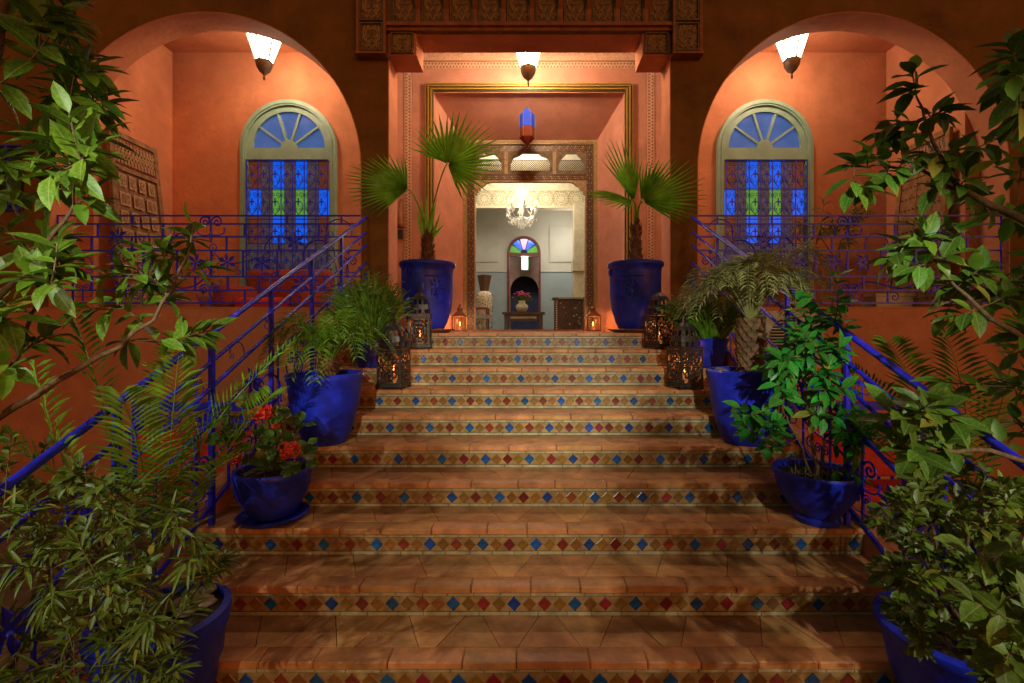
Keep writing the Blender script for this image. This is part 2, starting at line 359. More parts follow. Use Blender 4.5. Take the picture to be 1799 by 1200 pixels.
# smooth orange linings of the arches (soffits)
for s in (-1,1):
    a=arc2(s*AC,AZ,AR-.001,0,PI,64); b=arc2(s*AC,AZ,AR-.012,0,PI,64)
    o=[(s*AC+AR-.001,ZPAR+.001)]+a+[(s*AC-AR+.001,ZPAR+.001),(s*AC-AR+.012,ZPAR+.001)]+b[::-1]+[(s*AC+AR-.012,ZPAR+.001)]
    auto(MB().prism(o,YF+.001,YB+.004).build('arch_lining',WALL,villa))
    x0,x1=sorted((s*BX,s*10))
    MB().box(x0,x1,YF,YB,0,ZPAR-.001).build('parapet_wall',WALL,villa)
    MB().box(s*4-1.98,s*4+1.98,YF-.012,YB-.01,ZPAR-.0005,ZPAR+.012).build('parapet_coping',WALL,villa)
    MB().box(min(s*2.1,s*10),max(s*2.1,s*10),YB+.002,YW-.002,ZPAR-.14,ZPAR-.04).build('balcony_floor',TERRA,villa)
    xs=XP(303,YW)*-1
    MB().box(min(s*xs,s*(xs+.2)),max(s*xs,s*(xs+.2)),YB+.001,YW-.001,ZPAR-.2,ZP(92,YW)).build('balcony_side_wall',WALL,villa)
    # central jamb lining inside column
    MB().box(min(s*BX,s*(BX-.012)),max(s*BX,s*(BX-.012)),YF+.002,YB+.003,L,zl-.001).build('portal_jamb',WALL,villa)
    # bracket
    zb=ZP(99,YF)
    MB().box(min(s*1.39,s*1.73),max(s*1.39,s*1.73),YF-.02,YB+.004,zb,zl-.002).build('portal_bracket',WALL,villa)
MB().box(-1.73,1.73,YF+.004,YB+.004,zl-.012,zl-.001).build('lintel_soffit',WALL,villa)
MB().box(-6.2,6.2,YB+.001,YW+.2,ZP(92,YW),ZP(92,YW)+.1).build('porch_ceiling',WALL,villa)
# back wall with central splayed niche
nx0,nx1,nz=XP(762,YW),XP(1097,YW),ZP(163,YW); CZ=ZP(92,YW)
MB().box(-6.2,-2.2,YW,YW+.15,0,CZ-.001).build('porch_back_wall',WALL,villa)
MB().box(2.2,6.2,YW,YW+.15,0,CZ-.001).build('porch_back_wall',WALL,villa)
bw=MB(); bw.prism([(-2.2,0),(-2.2,CZ-.001),(2.2,CZ-.001),(2.2,0),(nx1,0),(nx1,nz),(nx0,nz),(nx0,0)],YW+.0005,YW+.15)
recalc(bw.build('portal_back_wall',PINK,villa))
dx0,dx1,dz=XP(816,YD),XP(1047,YD),ZP(250,YD)
sp=MB()
a=[(nx0,YW+.15,0),(nx0,YW+.15,nz),(nx1,YW+.15,nz),(nx1,YW+.15,0)]; b=[(dx0,YD,0),(dx0,YD,dz),(dx1,YD,dz),(dx1,YD,0)]
sp.add(a+b,[(0,1,5,4),(1,2,6,5),(2,3,7,6)])
sp.build('portal_splay',PINK,villa)
MB().box(-2.4,2.4,5.70,YD+.5,L-.2,L-.001).build('landing_floor',TERRA,villa)
MB().box(-1.3,1.3,YD-.12,YD+.1,L+.001,L+.03).build('door_threshold',TERRA,villa)
# plaster border strips round the portal
def strip(x0,x1,z0,z1,horiz):
    s=MB().box(x0,x1,YW-.012,YW-.001,z0,z1).build('plaster_border',PALE,villa)
    d=MB(); u=.052; wd=(z1-z0) if horiz else (x1-x0)
    n=int(((x1-x0) if horiz else (z1-z0))/u)
    for k in range(n):
        for q in (0,1):
            t=(x0 if horiz else z0)+(k+.5+.5*q)*u
            if q: ps=[(t-.019,wd*.15),(t+.019,wd*.15),(t,wd*.46)]
            else: ps=[(t-.019,wd*.85),(t+.019,wd*.85),(t,wd*.54)]
            p3=[(a,z0+b) if horiz else (x0+b,a) for a,b in ps]
            d.add([(a,YW-.0135,b) for a,b in p3],[(0,1,2)])
    d.build('border_triangles',PDK,s,kind='stuff')
cz0=ZP(122,YW)
strip(XP(711,YW),XP(723,YW),L,ZP(128,YW),False); strip(XP(1137,YW),XP(1149,YW),L,ZP(128,YW),False)
strip(XP(740,YW),XP(1123,YW),ZP(121,YW),ZP(110,YW),True)
MB().box(XP(735,YW),XP(1128,YW),YW-.05,YW-.001,ZP(109,YW),ZP(104,YW)).build('plaster_cornice',PALE,villa)
fz=MB().box(XP(735,YW),XP(1128,YW),YW-.02,YW-.001,ZP(103.5,YW),ZP(85,YW)).build('carved_plaster_frieze',PALE,villa)
rel=MB()
for k in range(23):
    cx=XP(742,YW)+k*.155
    for q in (-1,1):
        rel.tube(spiral((cx+q*.035,YW-.022,ZP(95,YW)),(1,0,0),(0,0,1),.034,1.3,PI/2,14,sgn=q),.006,4)
rel.build('frieze_scrolls',PALE,fz,kind='stuff')
# gold and green moulding round the niche
def frame(x0,x1,zt,wd,y0,y1,m,name,par,z0=None):
    z0=L if z0 is None else z0
    o=[(x0,z0),(x0,zt),(x1,zt),(x1,z0),(x1-wd,z0),(x1-wd,zt-wd),(x0+wd,zt-wd),(x0+wd,z0)]
    return recalc(MB().prism(o,y0,y1).build(name,m,par))
mo=None
ox0,ox1,oz=XP(748,YW),XP(1111,YW),ZP(148,YW)
for k,(wd,m,pr) in enumerate([(.022,GOLD,.05),(.018,DKGR,.03),(.024,GOLD,.065),(.020,DKGR,.035),(.022,GOLD,.055),(.02,DKGR,.02)]):
    frame(ox0,ox1,oz,wd,YW-pr,YW-.001,m,'frame_moulding',villa); ox0+=wd; ox1-=wd; oz-=wd
# carved corbels at the column heads and the carved band
AB={}
def arab(w_,h_,seed):
    key=(round(w_,2),round(h_,2),seed)
    if key in AB: return AB[key]
    r=random.Random(seed); mb=MB(); t=.009
    for q in (-1,1):
        mb.tube(bez((0,0,-h_*.45),(q*w_*.25,0,-h_*.2),(q*w_*.5,0,-h_*.05),(q*w_*.12,0,h_*.42),14),t,4)
        mb.tube(bez((0,0,-h_*.1),(q*w_*.4,0,-h_*.4),(q*w_*.5,0,h_*.1),(q*w_*.32,0,h_*.45),14),t,4)
        for (cx,cz,rr,a0,sg) in ((.27,-.32,.13,2.,1),(.20,.05,.12,.5,-1),(.30,.30,.12,4,1),(.12,-.18,.07,1,-1),(.38,-.05,.08,3,-1),(.1,.33,.08,2,1)):
            mb.tube(spiral((q*cx*w_,0,cz*h_),(q,0,0),(0,0,1),rr*w_,1.5,a0,14,.15,sg),t*.85,4)
            mb.lathe([(.001,-.006),(.008,0),(.001,.006)],(q*cx*w_,0,cz*h_),5)
        # small leaves
        for k in range(7):
            a=k*.9; c=V((q*w_*(.12+.05*k),0,h_*(.42*math.sin(k*1.7))))
            d=V((math.cos(a),0,math.sin(a)))*.028; e=V((-d.z,0,d.x))*.4
            mb.add([c-d,c+e+V((0,-.006,0)),c+d,c-e+V((0,-.006,0))],[(0,1,2,3)])
    AB[key]=mb.mesh('arabesque',WOODR); return AB[key]
def carved(name,x0,x1,z0,z1,y,par,seed=1,proud=.0):
    fr=MB(); wd=.018
    fr.prism([(x0,z0),(x1,z0),(x1,z1),(x0,z1)],y-.004,y+.02)
    for (a,b,c,d) in ((x0,x1,z0,z0+wd),(x0,x1,z1-wd,z1),(x0,x0+wd,z0+wd,z1-wd),(x1-wd,x1,z0+wd,z1-wd)):
        fr.box(a,b,y-.028,y-.0045,c,d)
    p=recalc(fr.build(name,WOODC,par))
    inst('arabesque',arab(x1-x0-2*wd,z1-z0-2*wd,seed),M.Translation(((x0+x1)/2,y-.009,(z0+z1)/2)),p)
    return p
yb=YF-.06
MB().box(-BX-.01,BX+.01,yb+.02,YF-.001,ZP(60,YF)+.001,TOP).build('lintel_backing',WOODC,villa)
MB().box(-BX-.005,BX+.005,YF-.11,YF-.061+.02,ZP(54,YF),ZP(48,YF)).build('lintel_ledge',TERRA,villa)
MB().box(-BX-.005,BX+.005,YF-.07,YF-.042,ZP(60,YF)+.002,ZP(54,YF)-.002).build('lintel_moulding',TERRA,villa)
zb0=ZP(47,YF); zb1=zb0+.50
k=0; x=-1.70
while x<1.6:
    carved('carved_panel',x+.035,x+.315,zb0,zb1,YF-.045,villa,1)
    sx=x+.345
    if sx<1.65:
        cb=MB().box(sx-.028,sx+.028,YF-.075,YF-.045,zb0,zb0+.17)
        cb.add([(sx-.03,YF-.075,zb0+.17),(sx+.03,YF-.075,zb0+.17),(sx+.03,YF-.17,zb0+.28),(sx-.03,YF-.17,zb0+.28),(sx-.03,YF-.045,zb0+.28),(sx+.03,YF-.045,zb0+.28)],[(0,1,2,3),(2,5,4,3),(0,3,4),(1,5,2)])
        cb.box(sx-.034,sx+.034,YF-.19,YF-.045,zb0+.281,zb0+.34); cb.box(sx-.02,sx+.02,YF-.15,YF-.045,zb0+.341,zb0+.6)
        recalc(cb.build('corbel',TERRA,villa))
    x+=.3475
for s in (-1,1):
    x0,x1=sorted((s*XP(1184,YF-.08),s*XP(1228,YF-.08)))
    zc_=ZP(95,YF-.08)
    MB().box(x0-.01,x1+.01,YF-.10,YF-.001,zc_,TOP).build('column_head_block',WOODC,villa)
    MB().box(x0-.035,x1+.035,YF-.15,YF-.0005,zc_-.03,zc_-.001).build('column_head_ledge',TERRA,villa)
    for q in (x0-.025,x1-.005):
        MB().box(q,q+.03,YF-.135,YF-.101,zc_+.001,TOP).build('column_head_fillet',TERRA,villa)
    carved('carved_panel',x0+.01,x1-.01,zc_+.02,zc_+.36,YF-.102,villa,2)
    carved('carved_panel',x0+.01,x1-.01,zc_+.38,zc_+.72,YF-.102,villa,3)
    zb=ZP(99,YF)
    carved('carved_panel',min(s*1.42,s*1.70),max(s*1.42,s*1.70),zb+.015,zl-.004,YF-.022-.004,villa,4)

# --- windows on the balconies
def window(cx):
    y=YW; zs=ZP(262,YW); zb=ZP(508,YW)
    wn=MB()
    o=[(cx+.755,zb)]+arc2(cx,zs,.755,0,PI,40)+[(cx-.755,zb),(cx-.665,zb)]+arc2(cx,zs,.665,PI,0,40)+[(cx+.665,zb)]
    wn.prism(o,y-.09,y-.001); wn=auto(wn.build('window',SAGE,villa,label='tall arched window with sage frame, fanlight and stained panes'))
    o=[(cx+.664,zs)]+arc2(cx,zs,.664,0,PI,40)+[(cx-.575,zs)]+arc2(cx,zs,.575,PI,0,40)
    auto(MB().prism(o,y-.055,y-.002).build('fanlight_rim',SAGE,wn))
    o=[(cx+.71,zb)]+arc2(cx,zs,.71,0,PI,40)+[(cx-.71,zb),(cx-.69,zb)]+arc2(cx,zs,.69,PI,0,40)+[(cx+.69,zb)]
    auto(MB().prism(o,y-.105,y-.0905).build('frame_bead',SAGE,wn))
    zt=ZP(284,YW)
    MB().box(cx-.664,cx+.664,y-.06,y-.002,zt,zs-.001).build('transom',SAGE,wn)
    MB().box(cx-.75,cx+.75,y-.12,y-.002,zb-.05,zb-.001).build('sill',SAGE,wn)
    MB().box(cx-.664,cx+.664,y-.05,y-.002,zb,zb+.12).build('bottom_rail',SAGE,wn)
    for s in (-1,1): MB().box(min(cx+s*.664,cx+s*.645),max(cx+s*.664,cx+s*.645),y-.05,y-.002,zb+.121,zt-.001).build('jamb',SAGE,wn)
    MB().prism(arc2(cx,zs+.001,.13,0,PI,14),y-.05,y-.003).build('fan_hub',SAGE,wn)
    angs=[0,36,72,108,144,180]
    for a in angs[1:-1]:
        t=math.radians(a); d=V((math.cos(t),0,math.sin(t))); n=V((-d.z,0,d.x))*.017; c=V((cx,0,zs))
        q=[c+d*.12+n,c+d*.58+n,c+d*.58-n,c+d*.12-n]
        recalc(MB().prism([(p.x,p.z) for p in q],y-.045,y-.003).build('glazing_bar',SAGE,wn))
    for a,b in zip(angs,angs[1:]):
        MB().prism(arc2(cx,zs+.001,.576,math.radians(a+.3),math.radians(b-.3),8)+[(cx,zs+.001)],y-.012,y-.004).build('fanlight_pane',FGL,wn)
    rows=[(284,334,'RLBLBLR'),(334,380,'BLGLGLB'),(380,428,'RLBLBLR'),(428,487,'LLLLLLL')]
    cm={'R':SBR,'L':SLC,'B':SBL,'G':SGR}
    cw=1.29/7
    for y0,y1,cc in rows:
        for k,ch in enumerate(cc):
            x0=cx-.645+k*cw
            MB().box(x0+.004,x0+cw-.004,y-.012,y-.003,ZP(y1,YW)+.006,ZP(y0,YW)-.006).build('window_pane',cm[ch],wn)
    MB().box(cx-.64,cx+.64,y-.0025,y-.0011,zb+.12,zt).build('pane_leading',BLK,wn)
    gr=MB(); gy=y-.105; z0=ZP(495,YW); z1=zt-.005
    for k in range(8): gr.box(cx-.64+k*1.28/7-.006,cx-.64+k*1.28/7+.006,gy-.006,gy+.006,z0,z1)
    gr.build('grille_bars',IRON,wn,label='upright bars of the blue window grille')
    gh=MB()
    for yy in (285,334,382,388,430,487): gh.box(cx-.65,cx+.65,gy-.008,gy+.008,ZP(yy,YW)-.006,ZP(yy,YW)+.006)
    gh.build('grille_crossbar',IRON,wn)
    sc_=MB(); cr=MB()
    for (ya,yb_) in ((288,332),(336,380),(390,428),(432,486)):
        za,zb_=ZP(yb_,YW),ZP(ya,YW); hh=zb_-za; zm=(za+zb_)/2
        for k in range(7):
            xm=cx-.64+(k+.5)*1.28/7
            for q in (-1,1):
                sc_.tube(bez((xm,gy,za),(xm+q*.09,gy,za+hh*.25),(xm+q*.09,gy,zm-.02),(xm,gy,zm+.02),8),.0055,4)
                sc_.tube(spiral((xm+q*.04,gy,zm+hh*.28),(q,0,0),(0,0,1),.045,1.4,-PI/2,14,.15,1),.005,4)
                sc_.tube(spiral((xm+q*.04,gy,zm-hh*.28),(q,0,0),(0,0,1),.04,1.2,PI/2,12,.15,-1),.005,4)
            cr.box(xm-.008,xm+.008,gy-.012,gy-.004,zm-.06,zm+.06); cr.box(xm-.03,xm+.03,gy-.0135,gy-.003,zm-.009,zm+.012)
    sc_.build('grille_scrolls',IRD,wn,kind='stuff'); cr.build('grille_crosses',IRON,wn,kind='stuff')
    return wn
window(XP(510,YW)); window(XP(1341,YW))

# --- door frame of the portal
def parts_frame():
    y=YD
    df=frame(dx0-.02,dx1+.02,dz+.02,.05,y-.05,y+.05,WOODR,'door_frame',villa); df['label']='painted and carved wooden frame of the open portal'
    WO[df.name]=WO[villa.name]
    frame(dx0+.031,dx1-.031,dz-.031,.012,y-.045,y+.05,GOLD,'frame_band',df); frame(dx0+.0435,dx1-.0435,dz-.0435,.023,y-.03,y+.05,WOODC,'frame_band',df)
    ix0,ix1,iz=dx0+.067,dx1-.067,dz-.067
    band=.105
    frame(ix0,ix1,iz,band,y-.02,y+.05,WDK,'painted_band',df)
    cols=[mat('dot_red',(.30,.07,.03),.5),mat('dot_blue',(.12,.14,.16),.5),mat('dot_cream',(.5,.4,.22),.5),mat('dot_green',(.08,.15,.06),.5)]
    d=MB(); u=.035
    def dot(x,z,mi,r=.011): d.add([(x-r,y-.0225,z),(x,y-.0225,z-r),(x+r,y-.0225,z),(x,y-.0225,z+r)],[(0,1,2,3)],mi)
    z=L+.03
    k=0
    while z<iz-.02:
        for c in (0,1,2):
            for xx in (ix0+.02+c*.032, ix1-.02-c*.032): dot(xx,z+(.5*u if c%2 else 0),[0,1,0,2][(k+c*2)%4])
        z+=u; k+=1
    x=ix0+.14
    while x<ix1-.14:
        for c in (0,1,2): dot(x+(.5*u if c%2 else 0),iz-.02-c*.032,[0,2,0,1][(k+c)%4])
        x+=u; k+=1
    lz=ZP(320,YD)   # opening top
    x=ix0+band+.03
    while x<ix1-band-.02:
        for c in (0,1): dot(x+(.5*u if c%2 else 0),lz+.06+c*.032,[0,2,0,3][(k+c)%4])
        x+=u; k+=1
    d.build('painted_dots',cols,df,kind='stuff')
    jx0,jx1=ix0+band+.001,ix1-band-.001
    # inner jamb with lobed head
    MB().box(jx0,jx0+.03,y-.035,y+.05,L,lz+.02).build('jamb',WOODR,df); MB().box(jx1-.03,jx1,y-.035,y+.05,L,lz+.02).build('jamb',WOODR,df)
    ox0,ox1=jx0+.03,jx1-.03
    # head: bar with cut lobed corners
    o=[(ox0,lz+.022),(ox1,lz+.022),(ox1,lz-.24),(ox1-.03,lz-.22),(ox1-.05,lz-.16),(ox1-.09,lz-.13),(ox1-.11,lz-.09),(ox1-.16,lz-.07),(ox1-.20,lz-.03),(ox1-.26,lz-.01)]
    o+= [(ox0+ox1-a,b) for a,b in o[:1:-1]]
    recalc(MB().prism(o,y-.03,y+.03).build('lobed_head',WOODR,df))
    MB().box(jx0,jx1,y-.0195,y+.049,lz+.0225,lz+.14).build('head_rail',WDK,df)
    tz0=lz+.141; tz1=iz-band-.001
    # transom: three panels with lattice
    wdt=(jx1-jx0); segs=[(jx0,jx0+wdt*.27),(jx0+wdt*.30,jx0+wdt*.70),(jx0+wdt*.73,jx1)]
    MB().box(segs[0][1],segs[1][0],y-.025,y+.03,tz0,tz1).build('transom_post',WOODR,df)
    MB().box(segs[1][1],segs[2][0],y-.025,y+.03,tz0,tz1).build('transom_post',WOODR,df)
    for (a,b) in segs:
        cx=(a+b)/2; hw=(b-a)/2-.05; z0=tz0+.06; z1=tz1-.04; hh=z1-z0
        top=[(cx-hw,z0),(cx-hw-.0,z0+hh*.45),(cx-hw+.035,z0+hh*.62),(cx-hw+.06,z0+hh*.75),(cx-hw*.55,z0+hh*.86),(cx-hw*.4,z1),(cx+hw*.4,z1),(cx+hw*.55,z0+hh*.86),(cx+hw-.06,z0+hh*.75),(cx+hw-.035,z0+hh*.62),(cx+hw,z0+hh*.45),(cx+hw,z0)]
        o=[(a+.001,z0),(a+.001,tz1),(b-.001,tz1),(b-.001,z0)]+top[::-1]
        recalc(MB().prism(o,y-.02,y+.02).build('lobed_panel',WOODC,df))
        MB().box(a+.001,b-.001,y-.02,y+.02,tz0,z0-.0005).build('transom_sill',WOODC,df)
        lat=MB()
        s=.04; n=int((2*hw+hh)/s)
        for k in range(-n,n):
            for sg in (-1,1):
                # diagonal bars clipped to opening box
                p=[]
                for t in range(0,2): pass
                x0=cx+k*s; x1=x0+sg*hh*.62; za,zb_=z0,z0+hh*.62
                def clip(xa,za,xb,zb_):
                    lo,hi=cx-hw,cx+hw
                    if max(xa,xb)<lo or min(xa,xb)>hi: return None
                    t0,t1=0,1
                    for lim,sn in ((lo,1),(hi,-1)):
                        da=sn*(xa-lim); db=sn*(xb-lim)
                        if da<0 and db<0: return None
                        if da<0: t0=max(t0,da/(da-db))
                        if db<0: t1=min(t1,da/(da-db))
                    if t1-t0<.05: return None
                    return (xa+(xb-xa)*t0,za+(zb_-za)*t0,xa+(xb-xa)*t1,za+(zb_-za)*t1)
                c=clip(x0,za,x1,zb_)
                if c: lat.tube([(c[0],y+.004+sg*.003,c[1]),(c[2],y+.004+sg*.003,c[3])],.0055,4)
        lat.box(cx-hw,cx+hw,y-.004,y+.012,z0+hh*.62,z0+hh*.65)
        lat.build('lattice',WDK,df,kind='stuff')
parts_frame()
MB().box(dx0-.6,dx0-.0205,YD+.0,YD+.14,0,dz+1).build('door_side_masonry',INW,villa)
MB().box(dx1+.0205,dx1+.6,YD+.0,YD+.14,0,dz+1).build('door_side_masonry',INW,villa)
MB().box(dx0-.02,dx1+.02,YD+.001,YD+.14,dz+.021,dz+1).build('door_side_masonry',INW,villa)

# --- interior room
rx=2.6; yi=YD+.15; yk=12.6; zci=ZC+3.7
MB().box(-rx,rx,yi,yk+2.5,L-.2,L-.002).build('interior_floor',STONE,villa)
MB().box(-rx,rx,yi,yk+.2,zci,zci+.1).build('interior_ceiling',INC,villa)
for s in (-1,1): MB().box(min(s*rx,s*(rx+.1)),max(s*rx,s*(rx+.1)),yi,yk,L,zci).build('interior_side_wall',INW,villa)
ax0,ax1=XP(891,yk),XP(950,yk); acx=(ax0+ax1)/2; ar=(ax1-ax0)/2; az=ZP(415,yk)-ar
o=[(-rx,L+1.3),(-rx,zci),(rx,zci),(rx,L+1.3),(ax1,L+1.3)]+arc2(acx,az,ar,0,PI,20)+[(ax0,L+1.3)]
recalc(MB().prism(o,yk,yk+.12).build('interior_back_wall',INW,villa))
zdado=ZP(478,yk)
MB().box(-rx,ax0,yk-.002,yk+.12,L,zdado).build('interior_dado',INB,villa); MB().box(ax1,rx,yk-.002,yk+.12,L,zdado).build('interior_dado',INB,villa)
MB().box(-rx,ax0-.01,yk-.03,yk-.003,zdado,zdado+.03).build('dado_rail',INW,villa); MB().box(ax1+.01,rx,yk-.03,yk-.003,zdado,zdado+.03).build('dado_rail',INW,villa)
for (a,b) in ((834,876),(965,1014)):
    frm=MB().box(XP(a,yk),XP(b,yk),yk-.03,yk-.003,ZP(461,yk),ZP(398,yk)).build('wall_panel',INW,villa)
    MB().box(XP(a+2,yk),XP(b-2,yk),yk-.036,yk-.031,ZP(459,yk),ZP(400,yk)).build('panel_field',INW,frm)
# beam with plaster rosettes
ybm=10.9
MB().box(-rx,rx,ybm,ybm+.3,ZP(364,ybm),zci).build('plaster_beam',INC,villa)
MB().box(-rx,rx,ybm-.05,ybm-.001,ZP(336,ybm),ZP(332,ybm)).build('beam_cornice',INC,villa)
MB().box(-rx,rx,ybm-.04,ybm-.001,ZP(366,ybm),ZP(362,ybm)).build('beam_cornice',INC,villa)
ro=MB()
for rr,n in ((.15,16),(.09,10)):
    for k in range(n):
        a=2*PI*k/n; c=V((math.cos(a)*rr,0,math.sin(a)*rr)); ro.lathe([(.001,-.012),(.018,-.008),(.02,0)],(0,0,0),6)
        for q in range(8): pass
        for i in range(len(ro.v)-18,len(ro.v)): ro.v[i]=V((ro.v[i].x,ro.v[i].z,ro.v[i].y))+c
ro.tube([(math.cos(a)*.19,0,math.sin(a)*.19) for a in [2*PI*i/20 for i in range(21)]],.01,4)
rom=ro.mesh('plaster_rosette',INR)
for k in range(-4,5): inst('plaster_rosette',rom,M.Translation((k*.36+.02,ybm-.004,ZP(349,ybm))),villa)
# pilaster at right
px0=XP(1008,10.6)
MB().box(px0,px0+.34,10.5,10.89,L,ZP(364,ybm)-.002).build('plaster_pilaster',INC,villa)
MB().box(px0-.03,px0+.37,10.46,10.8999,ZP(476,10.5),ZP(455,10.5)).build('pilaster_capital',INC,villa)
# arched door with stained fan at the back
dr=MB()
o=[(ax1-.001,L)]+arc2(acx,az,ar-.001,0,PI,24)+[(ax0+.001,L),(ax0+.06,L)]+arc2(acx,az,ar-.06,PI,0,24)+[(ax1-.06,L)]
bd=recalc(MB().prism(o,yk-.04,yk+.1).build('arched_inner_door',WRED,villa,label='arched red door case with stained fanlight deep inside the hall')); 
MB().box(ax0+.061,ax1-.061,yk-.02,yk+.06,az-.09,az-.001).build('fan_transom',WRED,bd)
fr_=ar-.062
cols=[SGR,SBL,mat('pink_stained_glass',(.5,.3,.5),.2,emit=(.6,.35,.6),es=.8),SBL,SGR]
for k in range(5):
    a0,a1=math.radians(180-36*k-2.5),math.radians(180-36*(k+1)+2.5)
    MB().prism([(acx+.1*math.cos(t),az+.1*math.sin(t)) for t in (a0,a1)]+arc2(acx,az,fr_-.01,a1,a0,6),yk+.01,yk+.02).build('fan_pane',cols[k],bd)
MB().prism(arc2(acx,az,fr_,0,PI,20),yk+.021,yk+.03).build('fan_backing',BLK,bd)
# room beyond the door
yq=yk+1.2
ra=.42; rz=ZP(485,yq)-ra
MB().box(-1.2,1.2,yq+.9,yq+1,L,zci).build('inner_hall_wall',mat('inner_hall_blue',(.10,.12,.25),.8),villa)
o=[(-1.2,L),(-1.2,zci),(1.2,zci),(1.2,L),(acx+ra,L),(acx+ra,rz)]+arc2(acx,rz,ra,0,PI,20)[1:]+[(acx-ra,L)]
recalc(MB().prism(o,yq,yq+.1).build('inner_hall_arch',mat('inner_hall_pink',(.42,.24,.17),.8),villa))
for s in (-1,1): MB().box(min(s*1.2,s*1.3),max(s*1.2,s*1.3),yk+.13,yq+1,L,zci).build('inner_hall_side',INW,villa)
MB().box(-1.3,1.3,yk+.21,yq+1,zci,zci+.1).build('inner_hall_ceiling',INW,villa)
t=thing('hanging_lantern','small glowing green-white cylinder lantern hanging beyond the inner arched door','lantern',P(922,470,yk+.6))
c=P(922,462,yk+.6)
MB().lathe([(.10,-.2),(.10,.18)],c,12).build('lantern_glass',emat('green_white_glass',(.45,.75,.5),.9),t)
MB().lathe([(.11,.181),(.10,.22),(.02,.28)],c,12).build('lantern_cap',BRZ,t); MB().lathe([(.11,-.22),(.11,-.201)],c,12).build('lantern_base',BRZ,t)
MB().tube([c+V((0,0,.28)),V((c.x,c.y,zci-.01))],.006,5).build('chain',BRZ,t)
def lamp(name,loc,e,col,r=.1,typ='POINT'):
    l=bpy.data.lights.new(name,typ); l.energy=e; l.color=col; l.shadow_soft_size=r
    o=bpy.data.objects.new(name,l); C.objects.link(o); o.location=loc; return o
lamp('inner_lantern_light',(c.x,c.y-.25,c.z),16,(.9,.9,.9),.1)

# --- chandelier
yc=9.9; cc=P(917,372,yc)
ch=thing('chandelier','crystal chandelier with lit candle bulbs hanging in the hall','chandelier',P(917,405,yc))
bd=MB().lathe([(.001,-.22),(.03,-.2),(.05,-.14),(.02,-.08),(.05,0),(.02,.1),(.03,.2),(.015,.35),(.05,.4),(.02,.45)],cc,12); bd.build('stem',CRY,ch,smooth=True)
MB().tube([cc+V((0,0,.4)),V((cc.x,yc,zci-.01))],.008,5).build('chain',BRZ,ch)
drop=MB()
def drp(c,s=.014): drop.add([c+V((0,0,s*2)),c+V((s,0,0)),c+V((0,s,0)),c+V((-s,0,0)),c+V((0,-s,0)),c+V((0,0,-s*3))],[(0,1,2),(0,2,3),(0,3,4),(0,4,1),(5,2,1),(5,3,2),(5,4,3),(5,1,4)])
for k in range(8):
    a=2*PI*k/8+.2; d=V((math.cos(a),math.sin(a),0)); rr=.37 if k%2 else .30
    top=cc+d*rr+V((0,0,.02+(.08 if k%2==0 else 0)))
    MB().tube(bez(cc+V((0,0,-.1)),cc+d*rr*.6+V((0,0,-.22)),cc+d*rr+V((0,0,-.14)),top,8),.008,5).build('arm',CRY,ch)
    MB().lathe([(.012,0),(.035,.01),(.012,.012),(.01,.09)],top,8).build('candle_tube',INC,ch)
    MB().lathe([(.003,.09),(.014,.11),(.011,.135),(.001,.17)],top,8).build('bulb',BULB,ch)
    for q in range(9):
        t=q/9; p=cc+d*rr*(.2+.8*t)+V((R.uniform(-.05,.05),R.uniform(-.05,.05),-.12-.08*math.sin(t*3)-R.random()*.07)); drp(p)
    for q in range(6): drp(top+V((.035*math.cos(q),.035*math.sin(q),-.03-.03*(q%2))))
    for q in range(10):
        t=q/9; drp(cc+V((0,0,.42))+(top-cc-V((0,0,.42)))*t+V((0,0,-.12*math.sin(t*PI))),.010)
for ring,(rr,z) in enumerate(((.2,-.2),(.15,-.26),(.09,-.31),(.04,-.36),(.12,.38))):
    for q in range(int(rr*90)+4):
        a=q*2*PI/(int(rr*90)+4); drp(cc+V((rr*math.cos(a),rr*math.sin(a),z)),.013); drp(cc+V((rr*math.cos(a),rr*math.sin(a),z+.045)),.009)
drop.build('crystal_drops',CRY,ch,kind='stuff')
lamp('chandelier_light',(cc.x,yc-.1,cc.z+.6),120,(1,.90,.74),.25)
lamp('hall_fill_light',(1.0,11.7,ZC+2.4),34,(1,.9,.75),.2)  # unseen fill light for the hall, no lamp modelled

# --- hall furniture
def boxes(mb,lst):
    for b in lst: mb.box(*b)
    return mb
yt=11.2
t=thing('console_table','dark carved wooden console table in the middle of the hall','table',(XP(919,yt),yt,L)); x0,x1=XP(887,yt),XP(953,yt); zt=ZP(549,yt)
MB().box(x0-.05,x1+.05,yt-.3,yt+.3,zt-.05,zt).build('table_top',WDK,t)
MB().box(x0,x1,yt-.26,yt+.26,zt-.2,zt-.051).build('apron',WDK,t)
for a in (x0,x1-.08):
    for b in (-.26,.18): MB().box(a,a+.08,yt+b,yt+b+.08,L,zt-.201).build('leg',WDK,t)
MB().box(x0+.15,x1-.15,yt-.27,yt-.261,zt-.15,zt-.1).build('drawer_panel',INR,t)
v=thing('flower_vase','white vase of magenta flowers on the console table','vase',(XP(917,yt),yt,zt))
vc=V((XP(917,yt),yt,zt))
MB().lathe([(.09,0),(.14,.08),(.15,.16),(.07,.24),(.09,.28)],vc,16).build('vase_body',INC,v,smooth=True)
fl=MB(); gl=MB()
for k in range(60):
    a=R.uniform(0,6.28); r=abs(R.gauss(0,.12)); p=vc+V((r*math.cos(a),r*math.sin(a),.46+R.uniform(-.05,.06)-r*.3))
    fl.lathe([(.001,-.02),(.028,0),(.001,.025)],p,6)
    q=vc+V((r*1.2*math.cos(a),r*1.2*math.sin(a),.34+R.uniform(-.06,.05)))
    gl.add([q+V((-.03,0,0)),q+V((0,.02,-.02)),q+V((.03,0,0)),q+V((0,-.02,.03))],[(0,1,2,3)])
